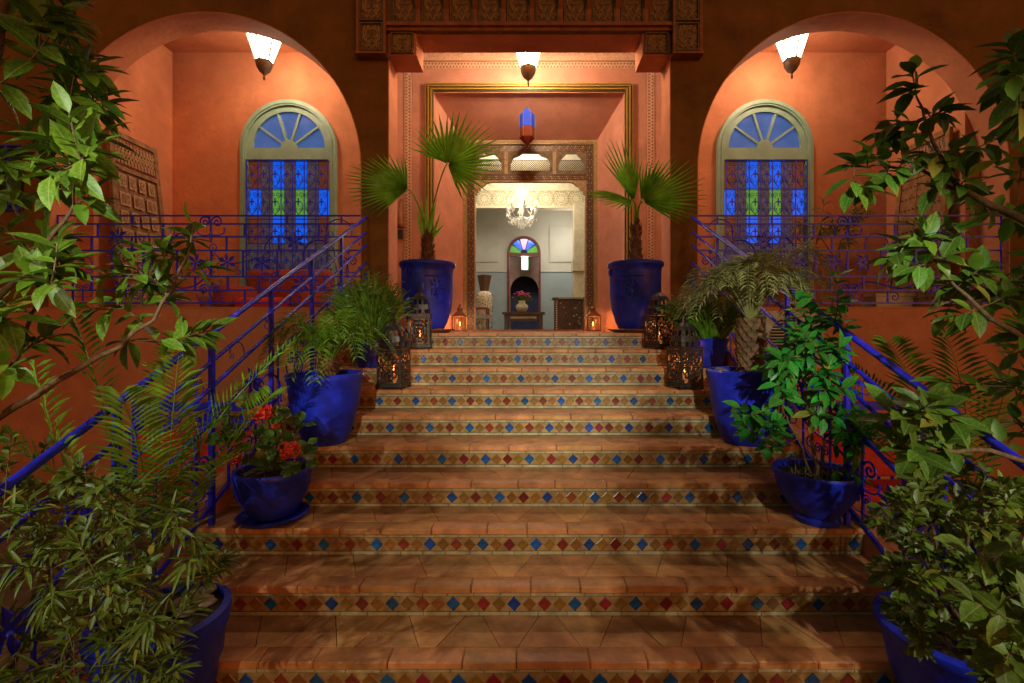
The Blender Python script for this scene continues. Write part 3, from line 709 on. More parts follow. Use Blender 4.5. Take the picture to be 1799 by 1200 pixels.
fl.build('blooms',mat('magenta_petal',(.4,.02,.12),.6),v,kind='stuff'); gl.build('foliage',GRS,v,kind='stuff')
# inlaid chest right
yc2=10.2
t=thing('inlaid_chest','dark brown chest with bone inlay at the right of the hall','chest',(XP(1000,yc2),yc2,L)); x0,x1=XP(975,yc2),XP(1024,yc2); zt=ZP(526,yc2)
MB().box(x0,x1,yc2,yc2+.4,L,zt).build('chest_body',WDK,t); MB().box(x0-.05,x1+.05,yc2-.04,yc2+.42,zt+.001,zt+.04).build('chest_lid',WDK,t)
dd=MB()
for k in range(14):
    zz=L+.04+k*(zt-L-.06)/13; dd.box(x0+.02,x0+.05,yc2-.004,yc2-.001,zz,zz+.025)
    xx=x0+.08+k*(x1-x0-.1)/13; dd.box(xx,xx+.02,yc2-.045,yc2-.041,zt+.008,zt+.03)
for k in range(16): 
    c=V((R.uniform(x0+.1,x1-.05),yc2-.003,R.uniform(L+.1,zt-.05))); r=R.uniform(.008,.02); dd.add([c+V((-r,0,0)),c+V((0,0,-r)),c+V((r,0,0)),c+V((0,0,r))],[(0,1,2,3)])
dd.build('bone_inlay',BONE,t,kind='stuff')
# carved pedestal, brown planter, armchair at left
yp=10.4; cx=XP(851,yp)
t=thing('carved_pedestal','white pierced pedestal vase with rounded shoulders at the left of the hall','pedestal',(cx,yp,L))
pz=ZP(512,yp)-L
MB().lathe([(.13,0),(.16,.1),(.17,pz*.5),(.19,pz*.8),(.16,pz*.95),(.10,pz)],(cx,yp,L),18).build('pedestal_body',BONE,t,smooth=True)
dd=MB()
for k in range(150):
    zz=R.uniform(.05,pz*.95); a=R.uniform(PI,2*PI); rr=.175+.02*(zz/pz); c=V((cx+rr*math.cos(a),yp+rr*math.sin(a)-.006,L+zz)); q=.012
    dd.add([c+V((-q,0,0)),c+V((0,0,-q)),c+V((q,0,0)),c+V((0,0,q))],[(0,1,2,3)])
dd.build('pierced_holes',WDK,t,kind='stuff')
t=thing('flared_planter','plain brown flared vessel standing on the white pedestal','planter',(cx,yp,L+pz+.001))
MB().lathe([(.09,.001),(.16,.35),(.165,.36),(.15,.36),(.08,.1)],(cx,yp,L+pz),4).build('vessel',mat('brown_clay',(.12,.05,.02),.7),t)
yr=9.6; cx=XP(838,yr)
t=thing('wooden_armchair','dark inlaid armchair with a grey seat just inside the portal','chair',(cx,yr,L))
MB().box(cx-.18,cx+.25,yr-.2,yr+.25,L+.25,L+.33).build('seat',mat('grey_cushion',(.3,.28,.25),.8),t)
MB().box(cx-.24,cx-.181,yr-.22,yr+.28,L+.05,L+.62).build('backrest',WDK,t)
for a in (cx-.17,cx+.2):
    for b in (-.2,.2): MB().box(a,a+.04,yr+b,yr+b+.04,L,L+.249).build('leg',WDK,t)
for b in (-.22,.22): MB().box(cx-.18,cx+.24,yr+b,yr+b+.04,L+.45,L+.48).build('armrest',WRED,t); MB().box(cx+.2,cx+.24,yr+b,yr+b+.039,L+.331,L+.449).build('arm_post',WRED,t)

# ------------------------------------------------------------ pendant lamps
def pendant(px,py,label,lz=ZP(92,YW),gm=None):
    yy=6.5; top=P(px,py,yy)   # top of glass
    k=yy/F
    t=thing('pendant_lantern',label,'lantern',(top.x,yy,top.z-81*k),'lit glass lanterns hanging in the porch')
    zt=top.z; zb=zt-50*k; rt=27.5*k; rb=12*k
    zt2=zt
    n=6
    for j in range(n):
        a0=2*PI*(j+.5)/n; a1=2*PI*(j+1.5)/n
        q=[V((top.x+rb*math.cos(a),yy+rb*math.sin(a),zb)) for a in (a0,a1)]+[V((top.x+rt*math.cos(a),yy+rt*math.sin(a),zt)) for a in (a1,a0)]
        MB().add(q,[(0,1,2,3)]).build('glass_pane',gm or LAMPG,t)
        MB().tube([q[0]+(q[0]-V((top.x,yy,zb)))*.10,q[3]+(q[3]-V((top.x,yy,zt)))*.05],.013,5).build('glazing_rod',BRZ,t)
    MB().lathe([(rb*1.12,.012),(rb*1.15,0),(rb*1.05,-8*k),(rb*.7,-16*k),(rb*.2,-21*k),(rb*.12,-24*k),(.012,-26*k),(.02,-27.5*k),(.003,-32*k)],(top.x,yy,zb),16).build('bowl',BRZ,t,smooth=True)
    MB().lathe([(rt*1.1,.0),(rt*1.12,.015),(rt*.8,.12),(rt*.35,.2),(rt*.3,.28),(.02,.32)],(top.x,yy,zt+.004),16).build('cap',BRZ,t,smooth=True)
    MB().tube([(top.x,yy,zt+.31),(top.x,yy,lz-.03)],.008,6).build('chain',BRZ,t)
    MB().lathe([(.05,0),(.02,-.03)],(top.x,yy,lz-.001),10).build('ceiling_rose',BRZ,t)
pendant(464,60,'lit white glass lantern hanging in the left arch'); pendant(928,70,'lit white glass lantern hanging before the central portal',gm=LAMPC); pendant(1391,57,'lit white glass lantern hanging in the right arch')

yy=7.6; t=thing('glass_lantern','small faceted blue and russet glass lantern hanging above the doorway','lantern',P(926,256,yy)); k=yy/F; c=P(926,256,yy)
for (m,pr,nm) in ((mat('blue_lantern_glass',(.02,.05,.42),.75,spec=.1,emit=(.02,.04,.35),es=.35),[(13.5,31),(13.5,53),(6,62),(.6,67)],'blue_glass_top'),(mat('russet_lantern_glass',(.16,.03,.012),.8,spec=.1),[(.6,0),(8,7),(13.5,13),(13.5,30.6)],'russet_glass_base')):
    MB().lathe([(a*k,b*k) for a,b in pr],c,6).build(nm,m,t)
for j in range(6):
    a=j*PI/3; d=V((math.cos(a),math.sin(a),0)); MB().tube([c+d*13.9*k+V((0,0,13*k)),c+d*13.9*k+V((0,0,53*k)),c+d*6.4*k+V((0,0,62*k))],.004,4).build('lantern_rib',BRZ,t)
MB().tube([c+V((0,0,66*k)),V((c.x,yy,nz-.06))],.004,5).build('chain',BRZ,t)

# ------------------------------------------------------------ railings
fm=MB()
for k in range(6):
    a=k*PI/3+.3; d=V((math.cos(a),0,math.sin(a))); n=V((-d.z,0,d.x))
    c=[V((0,-.004,0)),d*.035+n*.014,d*.06+n*.02+V((0,-.012,0)),d*.105,d*.06-n*.02+V((0,-.012,0)),d*.035-n*.014]
    fm.add(c+[d*.06+V((0,.004,0))],[(0,1,2,3,4,5),(0,5,6),(3,6,4),(1,6,2),(0,6,1),(2,6,3),(4,6,5)])
fm.lathe([(.001,-.012),(.017,0),(.001,.012)],(0,0,0),8)
flower=fm.mesh('iron_flower',IRON)
def scroll_mesh(kind):
    mb=MB(); u,v=(1,0,0),(0,0,1)
    if kind==0:   # pair of facing spirals on a stalk
        for q in (-1,1):
            mb.tube(spiral((q*.05,0,.06),(q,0,0),v,.05,1.6,PI*1.1,24,.12,-1),.0062,5)
            mb.tube(bez((0,0,-.1),(q*.02,0,-.05),(q*.0,0,0),(q*.003,0,.04),6),.0048,5)
            mb.tube(bez((0,0,-.04),(q*.06,0,-.06),(q*.12,0,-.04),(q*.11,0,.0),8),.0048,5)
            mb.lathe([(.001,-.01),(.01,0),(.001,.01)],(q*.11,0,.005),6)
    elif kind==1: # long S vine
        mb.tube(bez((-.3,0,-.05),(-.15,0,.15),(.1,0,-.2),(.3,0,.06),22),.0065,5)
        mb.tube(spiral((.3,0,.11),u,v,.05,1.4,-PI/2,20,.15,1),.0045,5)
        mb.tube(spiral((-.3,0,-.10),u,v,.05,1.4,PI/2,20,.15,1),.0045,5)
        mb.tube(spiral((-.02,0,.05),u,v,.04,1.2,-PI/2,14,.2,1),.0045,5)
        mb.tube(spiral((.06,0,-.12),u,v,.04,1.2,PI/2,14,.2,-1),.0045,5)
    else:         # big arc with curl
        mb.tube([V((.14*math.cos(a),0,.14*math.sin(a))) for a in [PI*(-.1+1.1*i/16) for i in range(17)]],.0065,5)
        mb.tube(spiral((-.095,0,-.02),u,v,.045,1.4,PI,18,.15,1),.0045,5)
        mb.lathe([(.001,-.01),(.011,0),(.001,.01)],(.14,0,-.05),6)
    return mb.mesh('iron_scroll',IRON)
SCR=[scroll_mesh(k) for k in range(3)]
def balcony(side):
    Y=YF+.10; mx=(lambda p: p) if side<0 else (lambda p: 2*HX-p)
    g_='blue wrought iron balcony railings'
    xa,xb=sorted((XP(mx(96),Y),XP(mx(638),Y)))
    t=thing('balcony_railing','blue wrought iron railing with flowers on the '+('left' if side<0 else 'right')+' balcony','railing',((xa+xb)/2,Y,ZPAR),g_)
    rows=[379,393.5,416,440,486,510,532.5]
    for k,y in enumerate(rows):
        z=ZP(y,Y); MB().box(xa,xb,Y-.009,Y+.009,z-.0095,z+.0095).build('rail_bar',IRON,t)
    ups=[(0,[233,368,504,600]),(1,[172,287,430,560]),(2,[161,232,398,490,572]),(3,[128,197,252,311,371,427,487,543,600]),(4,[128,161,343,400,455,570]),(5,[128,300,430,510])]
    for r,xs in ups:
        for px in xs:
            x=XP(mx(px),Y); MB().box(x-.010,x+.010,Y-.008,Y+.008,ZP(rows[r+1],Y)+.0096,ZP(rows[r],Y)-.0096).build('rail_upright',IRON,t)
    for px in (100,636): 
        x=XP(mx(px),Y); MB().box(x-.012,x+.012,Y-.012,Y+.012,ZPAR+.012,ZP(378,Y)).build('rail_post',IRON,t)
    for (px,py) in ((208,416),(271,466),(400,461),(462,463),(520,425),(530,500),(215,505),(345,462)):
        inst('iron_flower',flower,M.Translation((XP(mx(px),Y),Y-.012,ZP(py,Y)))@M.Rotation(R.uniform(-.5,.5),4,'Y')@M.Diagonal((1.25,1,1.25,1)),t)
    for (px,py,k,s) in ((370,403,0,1.2),(368,520,0,1.1),(250,428,1,1),(230,462,2,1),(300,498,1,1.1),(430,455,1,1),(490,440,2,1),(560,450,2,1.1),(595,408,2,.9),(580,500,1,.9),(145,515,0,.8),(140,470,2,.9),(320,430,2,.8),(475,498,0,1.),(610,470,0,1)):
        inst('iron_scroll',SCR[k],M.Translation((XP(mx(px),Y),Y+.004,ZP(py,Y)))@M.Rotation(R.choice((0,0,PI)),4,'Z')@M.Scale(s*1.3,4),t)
balcony(-1); balcony(1)
def stair_rail(side):
    X=side*1.985; y1=5.62; y0=1.35
    sl=H/T
    def zz(y,h): return L+(y-YL)*sl+h
    t=thing('stair_railing','blue wrought iron handrail with scrolls up the '+('left' if side<0 else 'right')+' side of the steps','railing',(X,y0,0),'blue wrought iron stair railings')
    hs=[1.17,.99,.83,.62]; 
    for k,h in enumerate(hs+[.09]):
        r=.019 if k==0 else .013
        n=16; ps=[V((X+R.uniform(-.001,.001),y0+(y1-y0)*i/n,zz(y0+(y1-y0)*i/n,h))) for i in range(n+1)]
        MB().tube(ps,r,8).build('handrail' if k==0 else 'rail_bar',IRON,t,smooth=True)
    y=y0+.1; k=0
    while y<y1:
        yy=yn(int(round((YL-y)/T)))+.06
        zt=zn(int(round((YL-y)/T)))
        if yy<5.15 and yy>y0: MB().box(X-.014,X+.014,yy-.014,yy+.014,max(zt,0),zz(yy,1.17)).build('rail_post',IRON,t)
        y+=T*2; k+=1
    rot=M.Rotation(PI/2,4,'Z')
    for j in range(11):
        yy=y0+.25+j*.385
        for (h,kk,s) in ((.36,(0,1,2)[j%3],1.2),(.9,(2,0)[j%2],.55),(.2,0,.8)):
            inst('iron_scroll',SCR[kk],M.Translation((X,yy,zz(yy,h)))@rot@M.Rotation(-math.atan(sl) if kk==1 else 0,4,'Y')@M.Scale(s,4),t)
        if j%2==0: inst('iron_flower',flower,M.Translation((X-side*.012,yy+.15,zz(yy+.15,.42+.2*(j%4==0))))@rot@M.Rotation(R.uniform(-.5,.5),4,'Y')@M.Scale(1.1,4),t)
    for j in range(14):
        yy=y0+.2+j*.3
        MB().box(X-.006,X+.006,yy-.006,yy+.006,zz(yy,.09),zz(yy,.62)).build('baluster',IRON,t)
    xs,xe=X,side*1.76
stair_rail(-1); stair_rail(1)

# ------------------------------------------------------------ leaning carved doors
def leaning_door(s):
    # built for left side, mirrored through s
    A=V((-5.50,6.16,ZPAR-.04)); B=V((-5.36,6.93,ZPAR-.04)); At=V((-5.655,6.16,ZP(222,6.15))); Bt=V((-5.64,6.93,ZP(262,6.9)))
    hgt=(At-A).length
    def Q(u,v,d=0):
        p=(A*(1-u)+B*u)*(1-v)+(At*(1-u)+Bt*u)*v
        n=((B-A).cross(At-A)).normalized()
        if n.x<0: n=-n
        p=p+n*d
        return V((p.x*(-s),p.y,p.z))
    def slab(mb,u0,u1,v0,v1,d0,d1):
        c=[Q(u0,v0,d0),Q(u1,v0,d0),Q(u1,v1,d0),Q(u0,v1,d0),Q(u0,v0,d1),Q(u1,v0,d1),Q(u1,v1,d1),Q(u0,v1,d1)]
        mb.add(c,[(0,3,2,1),(4,5,6,7),(0,1,5,4),(1,2,6,5),(2,3,7,6),(3,0,4,7)]); return mb
    lab='old carved wooden door with chip-carved panels leaning on the left balcony wall' if s<0 else 'old studded plank door with pierced top panel leaning on the right balcony wall'
    t=thing('carved_door',lab,'door',Q(.5,0),None)
    wm=mat('weathered_door_wood',(.27,.15,.075) if s<0 else (.30,.14,.055),.8,var=.25,vs=9,bump=.5,bs=40); wl=mat('bleached_carving',(.46,.30,.18),.8,var=.2,vs=30); wd=mat('red_backing_cloth',(.22,.035,.012),.8)
    recalc(slab(MB(),0,1,0,1,0,.035).build('door_leaf',wm,t))
    for (a,b,c,d) in ((0,.08,0,1),(.92,1,0,1),(.081,.919,.97,1),(.081,.919,.785,.81),(.081,.919,0,.05)):
        recalc(slab(MB(),a,b,c,d,.0355,.06).build('door_stile',wm,t))
    recalc(slab(MB(),.09,.91,.82,.96,.036,.04).build('top_panel',wd,t))
    mb=MB()
    for k in range(12):
        u=.10+k*.068
        for v0 in (.83,.87,.91):
            pts=[Q(u+.034+.03*math.cos(a),v0+.018+.018*math.sin(a),.048) for a in [i*PI/4 for i in range(9)]]
            mb.tube(pts,.006,4)
        mb.tube([Q(u,.825,.048),Q(u+.06,.955,.048)],.006,4); mb.tube([Q(u+.06,.825,.048),Q(u,.955,.048)],.006,4)
    mb.build('pierced_tracery',wl,t,kind='stuff')
    if s<0:
        for r_ in range(7):
            for c_ in range(4 if r_%2==0 else 3):
                n=4 if r_%2==0 else 3
                u0=.12+c_*.78/n+.03; u1=.12+(c_+1)*.78/n-.03; v0=.07+r_*.102+.014; v1=.07+(r_+1)*.102-.014
                p=MB(); slab(p,u0,u1,v0,v1,.0365,.044); pp=recalc(p.build('carved_panel',wl,t))
                q=MB(); slab(q,u0+.022,u1-.022,v0+.012,v1-.012,.0445,.047)
                recalc(q.build('panel_recess',wm,pp))
                q=MB(); um,vm=(u0+u1)/2,(v0+v1)/2
                q.tube([Q(um+.03*math.cos(a)*(1-.2*math.sin(2*a)),vm+.018*math.sin(a),.05) for a in [i*PI/5 for i in range(11)]],.006,4); q.tube([Q(um,vm-.03,.05),Q(um,vm+.03,.05)],.006,4)
                q.build('chip_carving',wl,pp)
    else:
        for c_ in range(5): recalc(slab(MB(),.083+c_*.167,.083+(c_+1)*.167-.006,.052,.783,.0362,.046+.003*(c_%2)).build('plank',wm,t))
        st=MB()
        for r_ in range(11):
            for c_ in range(10):
                st.lathe([(.012,-.006),(.008,.006),(.001,.009)],(0,0,0),5)
                p=Q(.12+c_*.084,.08+r_*.066,.052)
                for i in range(len(st.v)-15,len(st.v)): st.v[i]=V((st.v[i].z*(-s)*-1,st.v[i].y,st.v[i].x))+p
        st.build('iron_studs',LMET,t,kind='stuff')
leaning_door(-1); leaning_door(1)

# ------------------------------------------------------------ urns and pots
def pot(loc,prof,label,cat='pot',m=POTB,soil_r=None,soil_z=None,name='plant_pot',group=None,n=40):
    t=thing(name,label,cat,loc,group)
    o=MB().lathe(prof,loc,n,wob=.006).build('pot_body',m,t); auto(o,50)
    r,z=soil_r,soil_z
    mb=MB(); N=24; c=V(loc)
    vs=[c+V((0,0,z+.015))]
    for k in range(1,5):
        for j in range(N):
            a=2*PI*j/N; vs.append(c+V((r*k/4*math.cos(a),r*k/4*math.sin(a),z+R.uniform(-.008,.012))))
    fs=[(0,1+j,1+(j+1)%N) for j in range(N)]
    for k in range(3):
        for j in range(N): fs.append((1+k*N+j,1+(k+1)*N+j,1+(k+1)*N+(j+1)%N,1+k*N+(j+1)%N))
    mb.add(vs,fs).build('soil',SOIL,t)
    return t
UR=[(r_*.93,z_) for r_,z_ in [(.20,0),(.215,.012),(.25,.08),(.30,.22),(.322,.40),(.325,.66),(.33,.72),(.352,.735),(.358,.765),(.345,.785),(.31,.785),(.30,.70)]]
def urn(x,label):
    loc=(x,5.50,L+.045)
    t=pot(loc,UR,label,'urn',soil_r=.283,soil_z=.735,name='blue_urn',group='tall blue urns beside the portal')
    return t
def urn_relief(t,x,rot):
    c0=V((x,5.50,L+.045))
    mb=MB()
    def S(a,z,r=.305): 
        return c0+V((r*math.sin(a),-r*math.cos(a),z))
    for k in range(8):
        b=k*PI/4; 
        pts=[S(rot+.30*math.cos(b)*t_+.05*math.sin(b+t_*3),.47+.13*math.sin(b)*t_) for t_ in [i/8 for i in range(9)]]
        mb.tube(pts,[.010]*7+[.006,.003],5)
        a=rot+.2*math.cos(b+.39); z=.47+.085*math.sin(b+.39)
        mb.tube([S(a+.03*math.cos(q),z+.014*math.sin(q)) for q in [i*PI/4 for i in range(9)]],.005,4)
    mb.tube([S(rot-.45+i*.09,.60+.0*i,.303) for i in range(11)],.006,4)
    mb.build('raised_star_relief',POTB,t)
    lg=MB(); lg.tube([S(rot-1.1+.09*math.cos(q),.66+.035*math.sin(q),.312) for q in [i*PI/5 for i in range(11)]],.012,5); lg.build('lug_handle',POTB,t)
ux0,ux1=XP(751,5.5),XP(1116,5.5)
for x,n,rt in ((ux0,'left',.55),(ux1,'right',-.35)):
    lab='tall cobalt blue urn holding a two-leaf fan palm, left of the portal' if n=='left' else 'tall cobalt blue urn holding a low dense fan palm, right of the portal'
    t=urn(x,lab); urn_relief(t,x,rt)
    s=thing('urn_saucer','wide terracotta saucer under the '+n+' blue urn','saucer',(x,5.50,L+.002))
    auto(MB().lathe([(.24,.002),(.31,.03),(.33,.042),(.30,.042),(.24,.02)],(x,5.50,L),32).build('saucer',TERRA,s))

POTS={}
def pos(px,Y,i): return (XP(px,Y),Y,zn(i)+.003)
POTS['D']=pos(572,3.62,5); POTS['J']=pos(1307,3.62,5)
DP=[(.15,0),(.165,.02),(.21,.15),(.255,.32),(.272,.47),(.285,.50),(.288,.53),(.275,.545),(.25,.54),(.245,.46)]
JP=[(.15,0),(.165,.02),(.20,.12),(.24,.30),(.262,.47),(.278,.52),(.282,.555),(.265,.57),(.24,.565),(.235,.49)]
pot(POTS['D'],DP,'dark blue pot holding a bushy date palm, left on the steps','pot',soil_r=.247,soil_z=.50)
pot(POTS['J'],JP,'dark blue pot holding a pineapple-trunked palm, right on the steps','pot',soil_r=.237,soil_z=.53)
POTS['E']=pos(480,2.99,7)
EP=[(.11,0),(.13,.01),(.17,.07),(.215,.17),(.228,.26),(.235,.29),(.225,.305),(.205,.30),(.20,.24)]
POTS['E']=(POTS['E'][0],POTS['E'][1],POTS['E'][2]+.022)
pot(POTS['E'],EP,'blue pot of red geraniums standing on a saucer','pot',soil_r=.205,soil_z=.27)
s=thing('pot_saucer','dark blue saucer under the geranium pot','saucer',(POTS['E'][0],2.99,zn(7)+.002))
auto(MB().lathe([(.16,.002),(.195,.012),(.215,.036),(.20,.04),(.17,.018)],(POTS['E'][0],2.99,zn(7)),30).build('saucer',POTB,s))
POTS['F']=pos(652,4.62,2)
FP=[(.12,0),(.15,.08),(.18,.2),(.19,.25),(.175,.26),(.165,.22)]
pot(POTS['F'],FP,'small blue pot with bamboo-like bush beside the upper left steps','pot',soil_r=.168,soil_z=.235)
POTS['I']=pos(1243,4.62,2)
IP=[(.12,0),(.14,.02),(.165,.12),(.185,.24),(.20,.27),(.185,.285),(.17,.24)]
pot(POTS['I'],IP,'small blue pot with tufted grass bush on the upper right steps','pot',soil_r=.17,soil_z=.255)
POTS['K']=pos(1434,2.96,7)
KP=[(.13,0),(.135,.025),(.12,.04),(.17,.10),(.225,.19),(.245,.28),(.256,.305),(.25,.325),(.225,.32),(.22,.26)]
pot(POTS['K'],KP,'round blue bowl holding a small bright green citrus tree','bowl',soil_r=.222,soil_z=.28,name='plant_bowl')
POTS['R']=(XP(1690,2.02),2.02,zn(10)+.003)
RP=[(r_,z_*.78) for r_,z_ in [(.16,0),(.2,.05),(.26,.25),(.285,.42),(.30,.47),(.315,.50),(.315,.53),(.28,.54),(.265,.48)]]
pot(POTS['R'],RP,'large blue pot of olive-green shrub at the bottom right corner','pot',soil_r=.27,soil_z=.39)
POTS['S']=(XP(284,2.03),2.03,zn(10)+.003)
SP=[(r_*.96,z_*.86) for r_,z_ in [(.15,0),(.18,.05),(.20,.15),(.215,.17),(.225,.28),(.24,.30),(.248,.42),(.262,.45),(.272,.52),(.27,.55),(.24,.56),(.23,.50)]]
pot(POTS['S'],SP,'ribbed blue pot of oleander at the bottom left corner','pot',soil_r=.225,soil_z=.45)
for key,n,rr in (('S',16,.19),('R',9,.22),('J',8,.2)):
    c=V(POTS[key]); zt={'S':.46,'R':.40,'J':.54}[key]
    mb=MB(); mb.lathe([(.004,-.018),(.024,-.010),(.03,.004),(.02,.018),(.004,.022)],(0,0,0),8)
    me=mb.mesh('pebble',ROCK,smooth=True)
    for k in range(n):
        a=R.uniform(0,6.28); r=rr*math.sqrt(R.uniform(.1,1)); s_=R.uniform(.7,1.5)
        o=inst('pebble',me,M.Translation(c+V((r*math.cos(a),r*math.sin(a),zt+.015)))@M.Rotation(a,4,'Z')@M.Diagonal((s_*1.3,s_,s_*.8,1)),[q for q in bpy.data.objects if q.type=='EMPTY' and (q.location-c).length<1e-4][0])

# ------------------------------------------------------------ foliage tools
def leaf_geo(w=.4,fold=.12,curl=.15,n=4,tipp=1.6,base=.0):
    mb=MB(); vs=[]; fs=[]
    for i in range(n+1):
        t=i/n; ww=w/2*(math.sin(PI*min(1,t**.85))**.8 if 0<t<1 else 0)
        z=-curl*t*t
        if i in (0,n): vs.append(V((0,t,z)))
        else: vs += [V((-ww,t,z+ww*fold*2)),V((0,t,z)),V((ww,t,z+ww*fold*2))]
    def ix(i,k): return 0 if i==0 else (len(vs)-1 if i==n else 1+(i-1)*3+k)
    for i in range(n):
        for k in (0,1):
            a,b,c,d=ix(i,k),ix(i,k+1),ix(i+1,k+1),ix(i+1,k)
            q=[]; [q.append(x) for x in (a,b,c,d) if x not in q]
            fs.append(tuple(q))
    return mb.add(vs,fs)
G_OV=leaf_geo(.42,.18,.18); G_BR=leaf_geo(.52,.15,.22); G_LN=leaf_geo(.15,.25,.30,5); G_SM=leaf_geo(.5,.2,.1,3); G_CI=leaf_geo(.46,.12,.25)
def round_leaf():
    mb=MB(); N=14; vs=[V((0,.1,0))]
    for j in range(N):
        a=-PI/2+2*PI*(j+.5)/N; r=.5*(1+.07*(1 if j%2 else -1))
        vs.append(V((r*math.cos(a),.5+r*math.sin(a)*.95,.07*math.sin(a*3)+.06)))
    vs.append(V((0,.45,-.02)))
    return mb.add(vs,[(N+1,1+j,1+(j+1)%N) for j in range(N)])
G_RD=round_leaf()
def frame_m(p,d,up,s,roll=0):
    d=d.normalized(); x=d.cross(up)
    if x.length<1e-5: x=d.orthogonal()
    x.normalize(); z=x.cross(d)
    m=M(((x.x,d.x,z.x,0),(x.y,d.y,z.y,0),(x.z,d.z,z.z,0),(0,0,0,1)))
    return M.Translation(p)@m@M.Rotation(roll,4,'Y')@M.Scale(s,4)
def rv(s=1): return V((R.gauss(0,1),R.gauss(0,1),R.gauss(0,1)))*s
class Plant:
    def __init__(s,name,label,cat,root,group=None):
        s.t=thing(name,label,cat,root,group); s.root=V(root); s.nodes=[(V(root),.02)]; s.wood=MB(); s.lv=[]
    def trunk(s,pts,r0,r1,n=8):
        pts=[V(p) for p in pts]; k=len(pts); rs=[r0+(r1-r0)*i/(k-1) for i in range(k)]
        # refine
        q=[];rr=[]
        for i in range(k-1):
            for j in range(4):
                t=j/4; q.append(pts[i].lerp(pts[i+1],t)+rv(.004)); rr.append(rs[i]+(rs[i+1]-rs[i])*t)
        q.append(pts[-1]); rr.append(rs[-1])
        s.wood.tube(q,rr,n); s.nodes += list(zip(q,rr)); return s
    def shoot(s,tip,n,ll,geo,r=.003,spread=(35,80),along=.10,droop=.2,jit=.2,vary=.3):
        # twig from the nearest node to tip, whorl of leaves near the tip
        tip=V(tip); best=min(s.nodes,key=lambda q:(q[0]-tip).length + max(0,(q[0].z-tip.z))*.7)
        a=best[0]; d=tip-a; ln=d.length
        mid=a+d*.5+V((0,0,-.06*ln))+rv(.04*ln)
        pts=bez(a,a.lerp(mid,.6),mid.lerp(tip,.4),tip,7)
        r0=min(best[1]*.8,r+ln*.008)
        rs=[r0+(r-r0)*i/7 for i in range(8)]
        s.wood.tube(pts,rs,5); s.nodes += [(p,q) for p,q in zip(pts[2:6],rs[2:6])]
        dd=(pts[-1]-pts[-3]).normalized()
        L_=min(along,ln*.7); a0=R.uniform(0,6.28)
        for k in range(n):
            t=k/max(1,n-1); p=tip-dd*L_*(1-t)
            a_=a0+k*2.4; e=dd.orthogonal().normalized(); f=dd.cross(e)
            o=e*math.cos(a_)+f*math.sin(a_)
            sp=math.radians(spread[1]+(spread[0]-spread[1])*t+R.uniform(-12,12))
            v=dd*math.cos(sp)+o*math.sin(sp)+V((0,0,-droop*R.random()))+rv(jit*.3)
            s.lv.append((frame_m(p,v,V((0,0,1))+rv(jit)+V((0,-.5,0)),ll*R.uniform(1-vary,1+vary*.5),R.uniform(-.3,.3)),geo))
        return s
    def finish(s,mats,woodm=BARK,maxn=300,lname='leaf'):
        if s.wood.v: auto(s.wood.build('branches',woodm,s.t),60)
        c=V(co.location)
        s.lv.sort(key=lambda q:(q[0].translation-c).length/q[0].to_scale()[0])
        mes={}
        for k,(mt,g) in enumerate(s.lv[:maxn]):
            if id(g) not in mes: mes[id(g)]=g.mesh('leaf',mats[0],smooth=True)
            inst(lname,mes[id(g)],mt,s.t)
        if len(s.lv)>maxn:
            mb=MB()
            for mt,g in s.lv[maxn:]: mb.join(g,mt)
            mb.build(lname+'_mass',mats[1],s.t,smooth=True,kind='stuff')
        return s.t
def region(n,poly,y0,y1):
    xs=[p[0] for p in poly]; ys=[p[1] for p in poly]; out=[]
    while len(out)<n:
        x,y=R.uniform(min(xs),max(xs)),R.uniform(min(ys),max(ys)); ins=False
        j=len(poly)-1
        for i in range(len(poly)):
            if (poly[i][1]>y)!=(poly[j][1]>y) and x<(poly[j][0]-poly[i][0])*(y-poly[i][1])/(poly[j][1]-poly[i][1])+poly[i][0]: ins=not ins
            j=i
        if ins: out.append(P(x,y,R.uniform(y0,y1)))
    return out

# --- fan palms
def fan_leaf(hub,mid,nrm,rad,span,n,par,stalk_from,bend=.12,split=.50):
    hub=V(hub); mid=V(mid).normalized(); nrm=V(nrm); nrm=(nrm-mid*nrm.dot(mid)).normalized(); side=mid.cross(nrm)
    mb=MB()
    da=span/n
    for k in range(n):
        a=-span/2+da*(k+.5); 
        rr=rad*(1-.22*abs(a/(span/2))**2)*R.uniform(.93,1.05)
        def pt(ang,r,lift): return hub+(mid*math.cos(ang)+side*math.sin(ang))*r+nrm*(lift-bend*(r/rad)**2*rad)
        a0,a1=a-da/2,a+da/2; vs=[];st=[.03,.25,split,.72,1.0]
        tw=R.uniform(-.05,.05)
        for q,t in enumerate(st):
            wd=1.0 if t<=split else (1.0-t)/(1-split)*split/t
            h=da/2*wd; r=rr*t; am=a+tw*max(0,t-split)
            vs += [pt(am-h,r,0),pt(am,r,-.014*rad/.6*(1 if t<.9 else .3)),pt(am+h,r,0)]
        fs=[]
        for q in range(len(st)-1):
            for z in (0,1): fs.append((q*3+z,q*3+z+1,(q+1)*3+z+1,(q+1)*3+z))
        mb.add(vs,fs)
    mb.tube(bez(stalk_from,V(stalk_from)+V((0,0,.12)),hub-mid*.1,hub,8),[.011]*4+[.008]*5,6)
    return mb.build('fan_leaf',PALMG,par)
def spear(a,b,par,w_=.02,name='young_leaf'):
    a,b=V(a),V(b); d=b-a; s=d.cross(V((0,1,0))).normalized()*w_; nn=V((0,-w_*.6,0))
    return MB().add([a,a+d*.4+s,b,a+d*.4-s,a+d*.4+nn],[(0,1,4),(1,2,4),(2,3,4),(3,0,4)]).build(name,PALMG,par)
